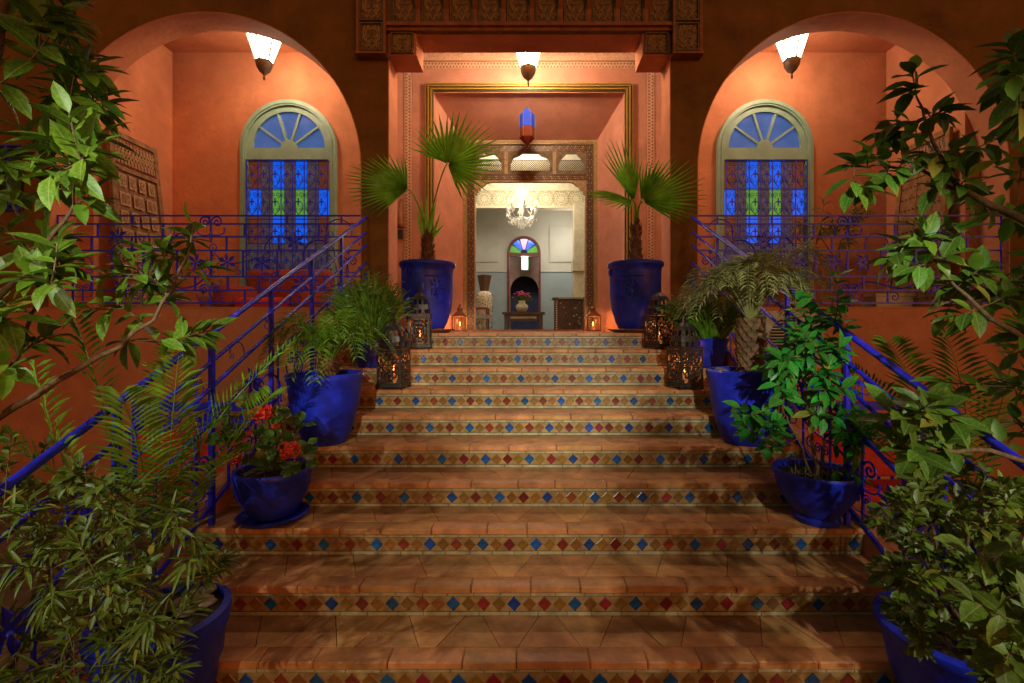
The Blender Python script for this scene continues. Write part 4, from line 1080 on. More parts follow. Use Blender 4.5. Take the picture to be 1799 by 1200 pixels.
def fan_palm(side):
    x=ux0 if side<0 else ux1; y=5.50; z=L+.045+.75
    t=thing('fan_palm','fan palm with one tall upright fan and one drooping fan in the left urn' if side<0 else 'fan palm with spiky fans spreading right in the right urn','palm',(x,y,z),'fan palms in the urns')
    tr=MB(); n=9; base=V((x,y,z)); topp=P(752,412,y) if side<0 else P(1117,395,y)
    pts=[base.lerp(topp,i/n) for i in range(n+1)]
    tr.tube(pts,[.085-.035*i/n for i in range(n+1)],9); auto(tr.build('trunk',BARK,t))
    hb=MB()
    for k in range(70):
        u=R.random(); a=k*2.4; p=base.lerp(topp,u); rr=.085-.035*u; d=V((math.cos(a),math.sin(a),0)); e=V((-d.y,d.x,0))*.018
        q=p+d*rr*.8; hb.add([q-e,q+e,q+e*.5+d*.035+V((0,0,.07)),q-e*.5+d*.035+V((0,0,.07)),q+d*.02+V((0,0,.02))],[(0,1,2,3),(0,4,1),(0,3,4),(1,4,2)])
    hb.build('trunk_husks',BARK,t,kind='stuff')
    if side<0:
        fan_leaf(P(786,287,5.42),(.72,0,.69),(-.1,-1,.15),.70,math.radians(228),30,t,P(752,410,y),bend=.03)
        fan_leaf(P(716,332,5.3),(-.93,-.15,.28),(.15,-.9,.55),.70,math.radians(145),24,t,P(748,415,y),bend=.08)
        for (a,b) in (((748,420),(738,340)),((752,420),(768,345)),((752,425),(782,392)),((745,425),(752,330)),((755,430),(775,370)),((744,420),(731,365))): spear(P(*a,y),P(*b,y-.05),t,.022)
    else:
        fan_leaf(P(1114,352,5.4),(-.25,-.1,.95),(.5,-.9,.1),.72,math.radians(70),12,t,P(1115,400,y),bend=.03)
        fan_leaf(P(1110,352,5.36),(-.8,-.3,.1),(-.1,-.6,.8),.52,math.radians(130),16,t,P(1115,400,y),bend=.15)
        fan_leaf(P(1130,354,5.38),(.85,-.2,.38),(-.25,-1,.35),.72,math.radians(130),22,t,P(1120,400,y),bend=.08)
        fan_leaf(P(1126,352,5.45),(.3,-.1,.9),(-.2,-1,.2),.5,math.radians(50),8,t,P(1120,400,y),bend=.03)
fan_palm(-1); fan_palm(1)

# --- feather fronds
def frond(a,m,b,par,ll=.16,n=26,mt=FRG,r=.006,w_=.011,vee=.5,droop=.3,s0=.12,name='frond'):
    a,m,b=V(a),V(m),V(b); c1=a.lerp(m,.67)+(m-b.lerp(a,.5))*.33; c2=b.lerp(m,.67)+(m-b.lerp(a,.5))*.33
    pts=bez(a,c1,c2,b,20); mb=MB(); mb.tube(pts,[r*(1-.8*i/20) for i in range(21)],5)
    for k in range(n):
        t=s0+(1-s0)*(k+.5)/n; f=t*20; i=min(19,int(f)); p=pts[i].lerp(pts[i+1],f-i); d=(pts[i+1]-pts[max(0,i-1)]).normalized()
        up=V((0,0,1))-d*d.z; up = up.normalized() if up.length>.1 else V((0,-1,0))
        sd=d.cross(up)
        L_=ll*(.45+.55*math.sin(PI*min(1,t*.9+.1)))*R.uniform(.85,1.1)
        for q in (-1,1):
            v=(d*.55+sd*q*.8+up*vee*R.uniform(.3,1.2)).normalized()
            tip=p+v*L_+V((0,0,-droop*L_*R.uniform(.5,1))); md=p+v*L_*.5
            wv=v.cross(up+sd*.3*q).normalized()*w_; nn=up*w_*.5
            mb.add([p,md+wv+nn,tip,md-wv+nn,md],[(0,1,4),(1,2,4),(2,3,4),(3,0,4)])
    return mb.build(name,mt,par)
def pot_palm(c,h,n,rad,label,mt,name='date_palm',ll=.13,trunk=None,wd=1,leaf_n=22,elr=(.15,1.1)):
    c=V(c); t=thing(name,label,'palm',c)
    top=c+V((0,0,h))
    if trunk:
        tr=MB(); tr.tube([c+V((0,0,h*i/8)) for i in range(9)],[trunk*(.8+.3*math.sin(PI*i/8)) for i in range(9)],12); auto(tr.build('trunk',BARK,t))
        hb=MB(); rows=11
        for r_ in range(rows):
            for k in range(11):
                a=(k+.5*(r_%2))*2*PI/11; z=h*(r_+.3)/rows; rr=trunk*(.8+.3*math.sin(PI*z/h)); d=V((math.cos(a),math.sin(a),0)); e=V((-d.y,d.x,0))*.030
                q=c+V((0,0,z))+d*rr*.9; o=R.uniform(.02,.04)
                hb.add([q-e,q+e,q+e*.75+d*o+V((0,0,.045)),q-e*.75+d*o+V((0,0,.045)),q+V((0,0,.05)),q+d*o*.8+V((0,0,.01))],[(0,5,3),(5,2,3),(5,1,2),(3,2,4),(0,1,5)])
        hb.build('trunk_scales',mat('palm_scale_bark',(.24,.11,.045),.8,var=.3,vs=20,isl=.35),t,kind='stuff')
    for k in range(n):
        a=k*2.4+.3; el=R.uniform(*elr); d=V((math.cos(a)*wd,math.sin(a)*.8,0)); r_=rad*R.uniform(.7,1.1)
        b=top+d*r_*math.cos(el*.6)+V((0,0,r_*(el*.75-.35))); m=top+d*r_*.5+V((0,0,r_*(.35+el*.5)))
        if b.y>5.5: b.y=5.45
        frond(top+d*.02,m,b,t,ll=ll,n=leaf_n,mt=mt,r=.006,w_=.007,droop=.35)
    return t
cD=V(POTS['D'])+V((.02,0,.50)); pot_palm(cD,.12,26,.52,'feathery young date palm spilling over the left blue pot',FRG,ll=.15,trunk=.05)
cJ=V(POTS['J'])+V((.05,0,.53)); pot_palm(cJ,.42,36,.64,'stout palm with scaly trunk and pale fronds in the right blue pot',FRP,ll=.16,trunk=.085,wd=1.0,leaf_n=30,elr=(.45,1.2))

# --- grassy bushes
def tuft(c,label,cat,n,h,rx_,up=.5,wd=.010,lean=V((0,0,0)),mt=GRS):
    c=V(c); t=thing('grass_bush',label,cat,c); blades=[]
    for k in range(n):
        a=R.uniform(0,6.28); r=math.sqrt(R.random()); base=c+V((.12*r*math.cos(a),.10*r*math.sin(a),0))
        out=V((math.cos(a),.6*math.sin(a),0))*rx_*r*R.uniform(.7,1.15)+lean*r
        hh=h*R.uniform(.55,1.05)*(1.1-.25*r)
        tip=base+out+V((0,0,hh*(1-.35*R.random()*r))); m=base+out*.45+V((0,0,hh*.9))
        ps=bez(base,base.lerp(m,.6),m.lerp(tip,.4),tip,5)
        s=(tip-base).cross(V((R.uniform(-.6,.6),1,.1))).normalized(); vs=[];fs=[]
        for i,p in enumerate(ps):
            w2=wd*(1-(i/5)**2*.9)*(.5+.5*min(1,i)); vs += [p-s*w2,p+s*w2]
        for i in range(5): fs.append((2*i,2*i+1,2*i+3,2*i+2))
        blades.append((vs,fs))
        if k%3==0:
            for q in range(5):
                p=ps[2+q%4]; v=rv(1); v.z=abs(v.z)*.3; v.normalize(); e=p+v*R.uniform(.05,.1); s2=v.cross(V((0,1,0))).normalized()*wd*.7
                blades.append(([p,p.lerp(e,.4)+s2,e,p.lerp(e,.4)-s2],[(0,1,2,3)]))
    mb=MB()
    for vs,fs in blades: mb.add(vs,fs)
    mb.build('blades',mt,t,kind='stuff'); return t
tuft(V(POTS['I'])+V((-.0,-.05,.25)),'dense green tufted grass in the small right pot','bush',800,.50,.42,wd=.008)
tuft(V(POTS['F'])+V((.0,0,.22)),'tall bamboo-like green bush in the small left pot','bush',620,.72,.36,wd=.0085,lean=V((-.05,0,0)))

# --- citrus in the bowl
c=V(POTS['K'])+V((0,0,.28))
p=Plant('citrus_tree','small citrus tree with bright green leaves growing in the blue bowl','tree',c)
p.trunk([c,P(1425,760,2.95),P(1415,700,2.93),P(1420,640,2.95)],.014,.006); p.trunk([c+V((.03,0,0)),P(1450,760,2.97),P(1470,690,3.0)],.009,.004); p.trunk([c+V((-.02,.02,0)),P(1400,770,2.9),P(1370,720,2.85)],.008,.004)
tg=region(62,[(1350,620),(1400,560),(1480,570),(1500,660),(1520,760),(1490,790),(1440,740),(1380,720),(1345,660)],2.7,3.15)
tg+=region(12,[(1295,715),(1350,705),(1375,760),(1340,790),(1295,775)],2.72,2.9)+region(10,[(1380,520),(1480,470),(1520,540),(1460,600)],2.9,3.2)+region(8,[(1480,700),(1540,740),(1530,850),(1490,840)],2.7,2.9)
for q in tg: p.shoot(q,7,.105,G_CI,droop=.5,along=.12)
p.finish(LFK,BARK)
gb=MB()
for k in range(40):
    a=R.uniform(0,6.28); r=R.uniform(0,.18); b=c+V((r*math.cos(a),r*math.sin(a),0)); e=b+V((R.uniform(-.06,.06),R.uniform(-.06,.06),R.uniform(.02,.09)))
    s=V((.003,0,0)); gb.add([b-s,b+s,e],[(0,1,2)])
gb.build('dry_grass_blades',FRP,p.t,kind='stuff')

# --- geranium
c=V(POTS['E'])+V((0,0,.27))
p=Plant('geranium','geranium with round leaves and scarlet flower heads','flower',c)
p.trunk([c,c+V((-.03,0,.12)),c+V((-.08,0,.25))],.008,.005)
tg=region(26,[(370,740),(420,700),(520,720),(550,760),(545,820),(500,835),(430,840),(385,800)],2.8,3.05)
for q in tg: p.shoot(q,4,.085,G_RD,droop=.2,along=.06,spread=(50,90),r=.002)
gt=p.finish(LFG,STEM)
def bloom(px,py,Y,r):
    c=P(px,py,Y); mb=MB()
    for k in range(46):
        d=rv(1).normalized(); b=c+d*r*R.uniform(.55,1.0); e=d.orthogonal().normalized()*r*.30; f=d.cross(e).normalized()*r*.30
        mb.add([b-e,b-f+d*.008,b+e,b+f+d*.008,b-d*.006],[(0,1,4),(1,2,4),(2,3,4),(3,0,4)])
    mb.tube([c,V((c.x*1.01,c.y+.12,c.z-.12))],.003,4)
    mb.build('flower_head',PETAL,gt)
bloom(508,790,2.74,.060); bloom(458,725,2.78,.062); bloom(412,805,2.85,.04); bloom(484,745,2.8,.026)

# --- left big date palm fronds
r0=(-2.42,2.62,.0)
t=thing('date_palm','tall date palm with long arching green fronds left of the railing','palm',r0)
tr=MB(); tr.tube([(-2.42,2.62,z) for z in (0,.2,.45,.7)],[.12,.11,.1,.07],10); auto(tr.build('trunk',BARK,t))
B0=P(270,960,2.4)
for a,m,b,ll,n in (((285,980,2.3),(300,760,2.2),(318,590,2.15),.19,40),((280,960,2.3),(350,760,2.4),(520,600,2.7),.26,44),((250,980,2.2),(120,850,2.0),(60,640,1.9),.2,34),
    ((240,960,2.2),(180,700,2.1),(130,560,2.1),.16,26),((290,960,2.3),(420,760,2.3),(480,690,2.5),.2,28),((260,960,2.2),(60,800,2.0),(-60,760,1.8),.22,30),((270,980,2.3),(250,800,2.0),(210,690,1.8),.2,34),((300,980,2.3),(330,860,2.1),(420,800,2.1),.16,24)):
    frond(P(*a),P(*m),P(*b),t,ll=ll,n=n,w_=.0085,droop=.15,vee=.35)
# right palm
t=thing('date_palm','dark date palm with stiff fronds behind the right shrub','palm',(2.75,2.9,0))
tr=MB(); tr.tube([(2.75,2.9,z) for z in (0,.2,.45,.7)],[.12,.11,.1,.07],10); auto(tr.build('trunk',BARK,t))
for a,m,b,ll,n in (((1690,880,2.9),(1600,740,2.8),(1490,640,2.9),.24,36),((1690,880,2.9),(1620,700,2.7),(1560,600,2.6),.22,34),((1700,880,2.9),(1700,700,2.7),(1650,560,2.7),.22,30),((1680,900,2.9),(1560,800,2.7),(1490,730,2.7),.2,30),
    ((1700,880,2.9),(1760,720,2.6),(1790,560,2.6),.22,30),((1700,900,2.9),(1640,820,2.5),(1560,790,2.4),.2,28)):
    frond(P(*a),P(*m),P(*b),t,ll=ll,n=n,w_=.009,droop=.15,vee=.3)

# --- left tree (broad glossy leaves, close to the camera)
p=Plant('broadleaf_tree','glossy-leaved tree leaning in from the upper left edge','tree',(-2.35,1.62,0))
p.trunk([(-2.35,1.62,0),P(-60,900,1.65),P(-40,500,1.6),P(-30,200,1.5),P(10,-40,1.45)],.045,.02,10)
p.trunk([P(-50,760,1.65),P(100,670,1.75),P(200,610,1.85),P(270,560,1.95),P(330,450,2.0)],.014,.005)
p.trunk([P(-45,560,1.6),P(60,460,1.7),P(130,360,1.7)],.012,.005)
p.trunk([P(-45,760,1.6),P(30,620,1.7),P(90,480,1.75)],.010,.004)
tg=region(36,[(-40,-60),(110,-40),(150,60),(185,180),(170,280),(120,330),(60,300),(-40,330)],1.35,1.75)
tg+=region(15,[(-40,330),(100,310),(155,380),(130,470),(90,530),(-40,560)],1.5,1.9)
tg+=[P(*q) for q in ((340,395,2.0),(330,420,2.05),(300,450,2.0),(255,440,1.95),(235,470,1.9),(205,530,1.9),(280,470,2.05),(300,520,2.0),(260,500,2.0),(225,600,1.9),(330,600,2.1),(345,585,2.1),(370,580,2.15),(205,480,1.85),(360,470,2.1),(110,420,1.8),(140,300,1.7),(180,190,1.7),(160,345,1.7),(60,600,1.7),(20,560,1.6),(90,590,1.75),(10,640,1.6),(150,540,1.8))]
for q in tg: p.shoot(q,7,.118,G_OV,along=.13,droop=.35,r=.0028)
p.finish(LFA)

# --- right tree
p=Plant('broadleaf_tree','broad-leaved tree reaching in from the right edge over the balcony','tree',(2.55,1.75,0))
p.trunk([(2.55,1.75,0),P(1900,800,1.8),P(1870,450,1.85),P(1850,200,1.8),P(1840,-60,1.7)],.05,.02,10)
p.trunk([P(1870,420,1.85),P(1760,370,1.95),P(1680,330,2.0),P(1640,250,2.0),P(1610,170,2.0)],.018,.004)
p.trunk([P(1690,340,2.0),P(1620,300,2.05),P(1540,290,2.05),P(1500,300,2.05)],.008,.003)
p.trunk([P(1870,640,1.9),P(1740,560,1.9),P(1660,480,2.0)],.014,.005)
p.trunk([P(1880,840,1.9),P(1740,790,1.8),P(1620,790,1.75),P(1560,760,1.8)],.012,.004)
tg=[P(*q) for q in ((1602,125,2.0),(1600,160,2.0),(1640,200,2.02),(1655,195,2.0),(1575,215,2.0),(1600,235,2.0),(1560,235,2.05),(1545,270,2.05),(1525,265,2.0),(1500,285,2.05),(1500,330,2.05),(1525,335,2.05),(1560,310,2.05),(1590,280,2.0),(1630,270,2.0),(1660,290,2.0),(1640,330,2.0),(1690,260,1.95),(1700,310,1.95),(1610,400,2.1),(1625,415,2.05),(1580,430,2.1),(1650,400,2.1),(1560,460,2.1),(1600,470,2.05),(1660,450,2.0),(1690,400,2.0))]
tg+=region(19,[(1700,230),(1830,200),(1840,560),(1700,520),(1670,400)],1.9,2.3)
tg+=region(8,[(1770,60),(1840,60),(1840,240),(1765,220)],1.5,1.8)
tg+=region(20,[(1660,470),(1840,470),(1840,760),(1700,760),(1640,640)],1.9,2.3)
tg+=region(11,[(1560,700),(1640,680),(1700,760),(1640,840),(1560,800)],1.6,1.9)
for q in tg: p.shoot(q,7,.115,G_BR,along=.12,droop=.3,r=.0028)
p.finish(LFM)

# --- bottom shrubs
c=V(POTS['S'])+V((0,0,.44))
p=Plant('oleander_shrub','narrow-leaved oleander filling the bottom left corner from its ribbed pot','shrub',c)
for q in ((300,900,1.9),(200,880,1.8),(380,960,1.95),(100,920,1.7)): p.trunk([c+rv(.03),P((HX+c.x/c.y*F+q[0])/2+20,1020,1.95),P(*q)],.009,.004,6)
tg=region(72,[(-40,860),(100,840),(280,820),(330,900),(400,980),(380,1010),(300,1060),(340,1180),(250,1230),(-40,1230)],1.5,2.0)
tg+=[P(390,985,1.95),P(365,1000,1.9),P(345,960,1.95),P(310,930,1.95),P(260,1090,1.5),P(200,1040,1.6),P(300,1110,1.7),P(240,1120,1.65),P(270,1150,1.65),P(310,1180,1.65),P(215,1180,1.6),P(330,1060,1.75),P(280,1200,1.65),P(180,1130,1.6)]
for q in tg: p.shoot(q,14,.088,G_LN,along=.12,droop=.4,r=.0025,spread=(20,75))
p.finish(LFB,STEM)
p=Plant('leafy_shrub','small-leaved shrub mass low at the left behind the oleander','shrub',(-2.35,1.95,0))
p.trunk([(-2.35,1.95,0),P(80,1000,1.95),P(60,860,2.0)],.02,.006); p.trunk([(-2.3,1.9,.3),P(180,960,1.9),P(160,840,2.0)],.014,.006)
tg=region(80,[(-40,780),(60,740),(180,800),(280,860),(300,960),(220,1080),(240,1230),(-40,1230)],1.5,2.1)
for q in tg: p.shoot(q,10,.05,G_SM,along=.10,droop=.2,r=.002)
p.finish(LFL)
c=V(POTS['R'])+V((0,0,.38))
p=Plant('olive_green_shrub','dense small-leaved shrub rising from the big pot bottom right','shrub',c)
for q in ((1640,900,2.0),(1720,860,2.0),(1760,960,1.8),(1600,1000,2.0),(1700,1000,1.7)): p.trunk([c+rv(.05),P((1655+q[0])/2,1020,1.95),P(*q)],.010,.005,6)
tg=region(175,[(1545,880),(1600,830),(1700,820),(1840,850),(1840,1230),(1760,1230),(1680,1120),(1600,1060),(1530,1010),(1525,930)],1.45,2.15)
tg+=region(30,[(1590,760),(1680,730),(1720,830),(1600,860),(1560,830)],1.9,2.2)+region(12,[(1555,1060),(1600,1050),(1650,1130),(1600,1150)],1.6,1.75)
for q in tg: p.shoot(q,11,.053,G_SM,along=.11,droop=.2,r=.002)
tg=region(12,[(1680,1050),(1840,960),(1840,1230),(1720,1230)],1.2,1.45)
for q in tg: p.shoot(q,7,.10,G_BR,along=.12,droop=.2,r=.002)
p.finish(LFL)

# --- plants and furniture on the balconies
def bpot(px,Y,h,r,label,m=TERRA):
    loc=(XP(px,Y),Y,ZPAR-.037)
    return pot(loc,[(r*.65,0),(r*.85,h*.4),(r*.95,h*.8),(r,h*.85),(r,h),(r*.85,h),(r*.8,h*.9)],label,'pot',m=m,soil_r=r*.82,soil_z=h*.92,n=28),V(loc)+V((0,0,h*.92))
_,c=bpot(1475,6.5,.72,.34,'tall terracotta pot behind the right balcony railing')
p=Plant('balcony_shrub','drooping long-leaved plant in the terracotta pot on the right balcony','plant',c)
p.trunk([c,c+V((0,0,.3))],.015,.008); p.trunk([c,c+V((-.3,0,.45))],.01,.006)
for q in region(26,[(1400,370),(1440,350),(1550,370),(1550,410),(1480,430),(1400,400)],6.2,6.7): p.shoot(q,9,.16,G_LN,droop=.8,along=.2)
p.finish(LFL)
MB_=MB()
t=thing('balcony_planter','long cream planter box on the floor of the right balcony','planter',(XP(1565,6.6),6.6,ZPAR-.04)); x0,x1=XP(1530,6.6),XP(1600,6.6)
MB().box(x0,x1,6.5,6.8,ZPAR-.037,ZPAR+.2).build('planter_box',INC,t); MB().box(x0-.02,x1+.02,6.48,6.82,ZPAR+.201,ZPAR+.24).build('planter_rim',INC,t)
_,c=bpot(371,6.4,.22,.15,'small terracotta pot beside the red armchair')
p=Plant('balcony_herb','thin leggy green plant beside the red armchair','plant',c); p.trunk([c,c+V((0,0,.2))],.006,.004)
for q in region(16,[(355,450),(390,440),(395,515),(350,515)],6.25,6.5): p.shoot(q,6,.06,G_SM,droop=.3,along=.1)
p.finish(LFG,STEM)
# armchair
Y=6.55; t=thing('armchair','red corduroy armchair with wide arms on the left balcony','armchair',(XP(480,Y),Y,ZPAR-.04)); z0=ZPAR-.037
def soft(x0,x1,y0,y1,za,zb,name,m,b=.05):
    o=MB().box(x0,x1,y0,y1,za,zb).build(name,m,t); md=o.modifiers.new('b','BEVEL'); md.width=b; md.segments=3
    for f in o.data.polygons: f.use_smooth=True
    return o
xa,xb=XP(402,Y),XP(560,Y)
soft(xa,xb,6.9,7.12,z0+.1,ZP(472,6.9),'backrest',VELV,.09); soft(xa,xa+.26,6.15,6.89,z0+.05,ZP(498,6.3),'armrest',VELV,.1); soft(xb-.24,xb,6.15,6.89,z0+.05,ZP(498,6.3),'armrest',VELV,.1)
soft(xa+.27,xb-.25,6.2,6.89,z0+.05,ZP(522,6.2),'seat_cushion',CUSH,.06); 
for a in (xa+.05,xb-.1):
    for b in (6.2,6.95): MB().box(a,a+.05,b,b+.05,z0,z0+.049).build('foot',WDK,t)

# air conditioner
Y=5.25; t=thing('air_conditioner','grey outdoor air conditioner unit behind the right stair palm','air conditioner',P(1385,640,Y)); x0,x1=XP(1345,Y),XP(1447,Y); za,zb=ZP(640,Y),ZP(547,Y)
soft(x0,x1,Y,Y+.30,za,zb,'casing',ACW,.012)
cx=XP(1388,Y); cz=(za+zb)/2
MB().add([(cx+.235*math.cos(a),Y-.004,cz+.235*math.sin(a)) for a in [i*PI/16 for i in range(32)]],[tuple(range(32))]).build('fan_recess',BLK,t)
gr=MB()
for k in range(13):
    zz=cz-.21+k*.035; hw=math.sqrt(max(0,.235**2-(zz-cz)**2)); gr.box(cx-hw,cx+hw,Y-.014,Y-.006,zz-.006,zz+.006)
gr.build('grille_slats',ACW,t); 
MB().box(x0-.02,x1+.02,Y-.03,YF-.001,za-.04,za-.001).build('support_bracket',ACW,t)

# blue garden benches with red cushions
def bench(x,y,s,label):
    t=thing('garden_bench',label,'bench',(x,y,0)); w=.62
    for a in (-w,w):
        MB().box(x+a-.03,x+a+.03,y-.03,y+.03,0,1.25).build('back_post',IRON,t); MB().box(x+a-.03,x+a+.03,y-.52,y-.46,0,.62).build('front_post',IRON,t)
        MB().box(x+a-.03,x+a+.03,y-.459,y-.031,.56,.61).build('armrest',IRON,t)
    MB().box(x-w+.031,x+w-.031,y-.50,y+.0,.38,.44).build('seat_frame',IRON,t); MB().box(x-w+.031,x+w-.031,y-.02,y+.02,1.14,1.22).build('top_rail',IRON,t)
    MB().box(x-w+.031,x+w-.031,y-.02,y+.02,.84,.9).build('back_rail',IRON,t)
    for k in range(9): xx=x-w+.12+k*(2*w-.24)/8; MB().box(xx-.009,xx+.009,y-.01,y+.01,.441,.839).build('back_bar',IRON,t)
    for k in range(4): inst('iron_scroll',SCR[2],M.Translation((x-w+.2+k*.29,y,1.0))@M.Scale(.8,4),t)
    for k in range(3): inst('iron_flower',flower,M.Translation((x-w+.3+k*.33,y-.03,1.02))@M.Scale(1.2,4),t)
    for k in range(2):
        cu=thing('seat_cushion','bright red cushion on the '+('left' if x<0 else 'right')+' blue garden bench, '+('nearer the wall end' if k else 'nearer the steps'),'cushion',(x+(k-.5)*.58,y-.24,.441),'red cushions on the blue benches')
        o=MB().box(x+(k-.5)*.58-.27,x+(k-.5)*.58+.27,y-.47,y-.10,.442,.54).build('cushion_body',CUSH,cu); md=o.modifiers.new('b','BEVEL'); md.width=.04; md.segments=3
        cu=thing('back_cushion','upright red back cushion on the '+('left' if x<0 else 'right')+' blue garden bench, '+('outer one' if k else 'inner one'),'cushion',(x+(k-.5)*.58,y-.06,.55),'red cushions on the blue benches')
        o=MB().box(x+(k-.5)*.58-.27,x+(k-.5)*.58+.27,y-.095,y-.022,.545,.98).build('cushion_body',CUSH,cu); md=o.modifiers.new('b','BEVEL'); md.width=.03; md.segments=3
bench(-2.98,4.25,1,'blue iron garden bench with red cushions left of the steps'); bench(3.0,4.3,1,'blue iron garden bench with red cushions right of the steps')

# small grille window at far left
t=thing('window_grille','blue iron star grille over a small dark window at the far left wall','grille',(XP(10,YF),YF-.02,ZP(370,YF)))
x0,x1,z0,z1=XP(-40,YF),XP(42,YF),ZP(370,YF),ZP(258,YF)
MB().box(x0,x1,YF-.012,YF-.002,z0,z1).build('dark_pane',BLK,t)
for k in range(5):
    xx=x0+k*(x1-x0)/4; MB().box(xx-.009,xx+.009,YF-.07,YF-.05,z0,z1).build('grille_bar',IRON,t)
    zz=z0+k*(z1-z0)/4; MB().box(x0,x1,YF-.049,YF-.035,zz-.009,zz+.009).build('grille_crossbar',IRON,t)
for k in range(4):
    for j in range(3): inst('iron_flower',flower,M.Translation((x0+(k+.5)*(x1-x0)/4,YF-.075,z0+(j+.6)*(z1-z0)/3.4))@M.Scale(.9,4),t)

# wall lantern hook and small hanging ornament beside the left column
t=thing('wall_ornament','small terracotta horn ornament hanging beside the left column','ornament',P(704,420,YW-.05))
MB().tube(bez(P(704,400,YW-.05),P(701,370,YW-.05),P(700,345,YW-.05),P(707,352,YW-.05),12),[.05,.05,.045,.04,.03,.022,.018,.016,.014,.014,.012,.012,.01],8).build('horn',TERRA,t,smooth=True)
MB().box(XP(700,YW),XP(708,YW),YW-.03,YW-.001,ZP(420,YW),ZP(404,YW)).build('hook_plate',LMET,t)

# ------------------------------------------------------------ pierced metal lanterns
def lantern():
    t=thing('metal_lantern','','lantern',(0,0,0),'pierced metal lanterns on the steps')
    w=.098; h=.225
    MB().box(-w-.012,w+.012,-w-.012,w+.012,.012,.028).build('base',LMET,t)
    for a in (-1,1):
        for b in (-1,1):
            MB().lathe([(.012,0),(.014,.011)],(a*w,b*w,0),6).build('foot',LMET,t)
            MB().box(a*w-.006,a*w+.006,b*w-.006,b*w+.006,.028,h+.03).build('corner_post',LMET,t)
    pm=MB(); c=V((0,0,.135))
    r=.082
    def arc(rr,n=24): return [V((rr*math.cos(i*2*PI/n),0,rr*math.sin(i*2*PI/n))) for i in range(n+1)]
    hh=.1
    for rr in (.018,.05,.08): pm.tube(arc(rr,16),.0045,4)
    for k in range(12):
        a=k*PI/6; pm.tube([V((.018*math.cos(a),0,.018*math.sin(a))),V((.08*math.cos(a),0,.08*math.sin(a)))],.004,4)
        pm.tube([V((.065*math.cos(a+.26)+.014*math.cos(q),0,.065*math.sin(a+.26)+.014*math.sin(q))) for q in [i*PI/3 for i in range(7)]],.0035,3)
    for a in (-1,1):
        for b in (-1,1): pm.tube([V((a*.08+.014*math.cos(q),0,b*.09+.014*math.sin(q))) for q in [i*PI/3 for i in range(7)]],.005,4); pm.add([(a*.1,0,b*.1),(a*.055,0,b*.1),(a*.1,0,b*.055)],[(0,1,2)])
    for zz in (-.102,.102): pm.box(-w,w,-.003,.003,zz-.007,zz+.007)
    for xx in (-w+.004,w-.004): pm.box(xx-.008,xx+.008,-.003,.003,-.1,.1)
    n_=13; cs=2*.094/n_
    for i_ in range(n_):
        for j_ in range(n_):
            u_=abs(i_-6); v_=abs(j_-6); r_=math.hypot(u_,v_)
            if ((u_*3+v_*5+u_*v_)%4==0 or (int(r_*1.0)%2==0 and (u_+v_)%3!=0)) and r_>1.2:
                cx_=-.094+(i_+.5)*cs; cz_=-.094+(j_+.5)*cs; h_=cs*.47
                pm.box(cx_-h_,cx_+h_,-.0015,.0015,cz_-h_,cz_+h_)
    me=pm.mesh('pierced_panel',LMET)
    for k in range(4): inst('pierced_panel',me,M.Rotation(k*PI/2,4,'Z')@M.Translation((0,-w,.135)),t)
    MB().box(-w-.010,w+.010,-w-.010,w+.010,h+.026,h+.038).build('cornice',LMET,t)
    # pierced bell-shaped dome (square plan rounding to a point)
    prof=[(.098,0),(.100,.03),(.096,.065),(.084,.10),(.06,.13),(.03,.15),(.012,.165)]
    dm=MB(); N=24
    vs=[];fs=[]
    for r_,z in prof:
        for j in range(N):
            a=2*PI*j/N; q=max(abs(math.cos(a)),abs(math.sin(a))); rr=r_/(q**.55); vs.append(V((rr*math.cos(a),rr*math.sin(a),z+h+.04)))
    for i in range(len(prof)-1):
        for j in range(N):
            if i in (0,2) and j%2==0: continue
            fs.append((i*N+j,i*N+(j+1)%N,(i+1)*N+(j+1)%N,(i+1)*N+j))
    dm.add(vs,fs).build('dome',LMET,t)
    MB().lathe([(.012,0),(.018,.012),(.008,.024),(.012,.034),(.004,.045)],(0,0,h+.204),8).build('finial',LMET,t)
    MB().tube([V((.022*math.cos(q),0,h+.262+.022*math.sin(q))) for q in [i*PI/6 for i in range(13)]],.003,4).build('ring',LMET,t)
    MB().lathe([(.03,.028),(.03,.09)],(0,0,0),10).build('candle',WAX,t); MB().lathe([(.002,.09),(.010,.105),(.006,.125),(.001,.145)],(0,0,0),8).build('flame',CAND,t)
    return t
LT=lantern(); LT['label']='dark pierced metal lantern with domed top, lower one on the left steps'
spots=[(XP(692,4.30),4.30,zn(3),1.03,-.12,None),(XP(738,4.97),4.97,zn(1),1.0,.1,'dark pierced metal lantern with domed top in front of the left urn'),(XP(1158,4.97),4.97,zn(1),1.0,.35,'dark pierced metal lantern turned half sideways in front of the right urn'),(XP(1203,4.30),4.30,zn(3),1.03,.25,'dark pierced metal lantern with domed top, lower one on the right steps')]
for k,(x,y,z,s,rz,lb) in enumerate(spots):
    s*=1.42
    if k: dup(LT,(x,y,z+.002),rz,lb,s)
for k,(x,y,z,s,rz,lb) in enumerate(spots):
    if k==0: LT.location=(x,y,z+.002); LT.rotation_euler=(0,0,rz); LT.scale=(1.46*.76,1.46*.76,1.46)
    lamp('lantern_candle_light',(x,y,z+.24),3.0,(1,.27,.06),.03)
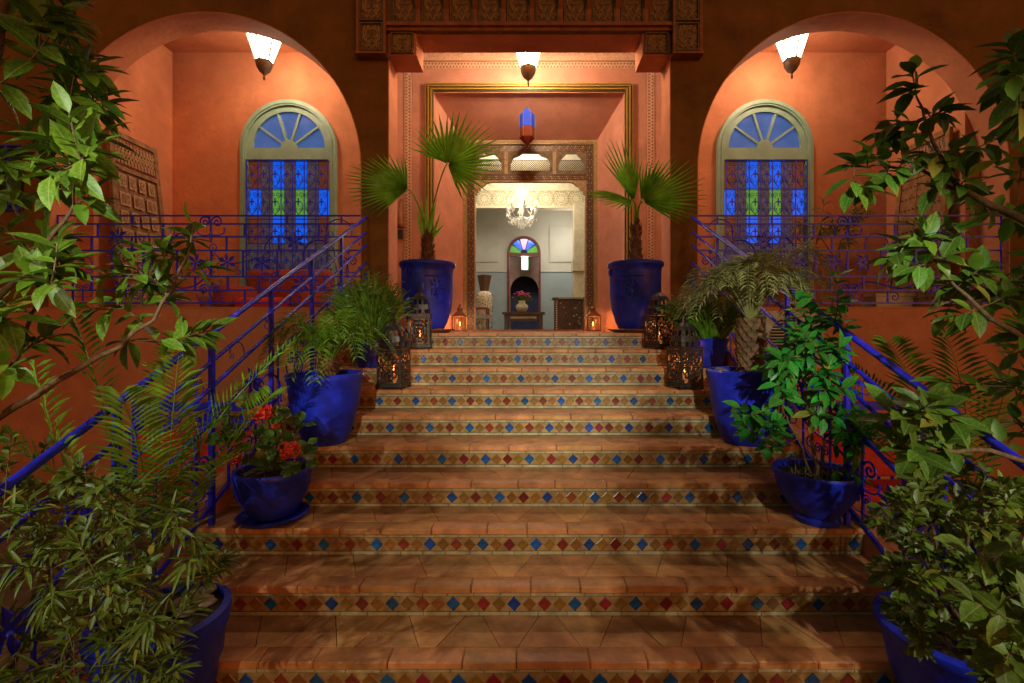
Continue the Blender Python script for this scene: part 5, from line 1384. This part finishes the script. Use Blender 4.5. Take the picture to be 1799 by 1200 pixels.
def candle_lantern(px,label):
    y=7.75; x=XP(px,y); b=V((x,y,L+.002)); t=thing('candle_lantern',label,'lantern',b,'small copper candle lanterns at the portal jambs')
    w=.105; CO=mat('copper_metal',(.25,.10,.05),.4,metal=.7)
    MB().box(x-w-.01,x+w+.01,y-w-.01,y+w+.01,b.z,b.z+.02).build('base',CO,t)
    for a in (-1,1):
        for c_ in (-1,1): MB().box(x+a*w-.007,x+a*w+.007,y+c_*w-.007,y+c_*w+.007,b.z+.021,b.z+.25).build('corner_post',CO,t)
    for a in (-.035,.035): MB().box(x+a-.003,x+a+.003,y-w-.003,y-w+.003,b.z+.021,b.z+.25).build('glazing_bar',CO,t)
    rf=MB(); rf.add([(x-w-.02,y-w-.02,b.z+.25),(x+w+.02,y-w-.02,b.z+.25),(x+w+.02,y+w+.02,b.z+.25),(x-w-.02,y+w+.02,b.z+.25),(x-.05,y-.05,b.z+.33),(x+.05,y-.05,b.z+.33),(x+.05,y+.05,b.z+.33),(x-.05,y+.05,b.z+.33)],[(0,3,2,1),(4,5,6,7),(0,1,5,4),(1,2,6,5),(2,3,7,6),(3,0,4,7)]); rf.build('roof',CO,t)
    MB().lathe([(.045,.33),(.045,.39),(.02,.42),(.012,.46)],b,10).build('chimney',CO,t)
    MB().lathe([(.035,.021),(.035,.09)],b,10).build('candle',WAX,t); MB().lathe([(.002,.09),(.014,.11),(.008,.135),(.001,.16)],b,8).build('flame',CAND,t)
    lamp('candle_light',(x,y-.03,b.z+.17),6,(1,.4,.12),.04)
candle_lantern(808,'copper candle lantern with glowing flame at the left portal jamb'); candle_lantern(1042,'copper candle lantern with glowing flame at the right portal jamb')

# ------------------------------------------------------------ floodlights out of the frame: inferred from leaf shadows, plus added plant fill
def flood(loc,aim,e,ang,col,label,blend=.5):
    loc=V(loc); aim=V(aim); t=thing('unseen_floodlight',label,'floodlight',(loc.x,loc.y,0))
    MB().tube([(loc.x,loc.y-.12,0),(loc.x,loc.y-.12,loc.z-.1)],.03,8).build('pole',LMET,t)  # pole and head added behind the unseen beam
    MB().box(loc.x-.1,loc.x+.1,loc.y-.18,loc.y-.06,loc.z-.1,loc.z+.1).build('lamp_head',LMET,t)
    l=lamp('floodlight_beam',loc,e,col,.035,'SPOT'); l.data.spot_size=math.radians(ang); l.data.spot_blend=blend
    l.rotation_euler=(aim-loc).to_track_quat('-Z','Y').to_euler()
flood((1.1,-1.2,3.2),(-.1,4.75,1.5),FLOOD*4.2,26,(.84,1,.84),'garden floodlight on a tall pole behind the viewer, right',.7)
flood((2.25,-.4,2.3),(.9,3.2,.6),FLOOD*.8,38,(.92,1,.82),'garden floodlight behind the viewer shining over the bottom right shrub',.6)
flood((.9,-.9,2.9),(1.75,3.6,1.75),FLOOD*2.8,22,(.85,1,.82),'added fill floodlight behind the viewer aimed at the right palms',.8)
flood((-.9,-.9,2.9),(-1.7,3.7,1.7),FLOOD*2.4,22,(.85,1,.82),'added fill floodlight behind the viewer aimed at the left palms',.8)
flood((-2.0,-1.3,2.1),(-1.9,2.2,1.4),FLOOD*.6,62,(1,.95,.6),'low added fill floodlight behind the viewer, left')
flood((2.6,-1.0,2.2),(2.3,2.4,1.6),FLOOD*.35,66,(1,.95,.6),'low added fill floodlight behind the viewer facing the right shrubs')
flood((-3.1,-.3,3.0),(-.55,3.2,.65),FLOOD*1.1,33,(.92,1,.82),'garden floodlight behind the viewer shining through the left tree',.6)
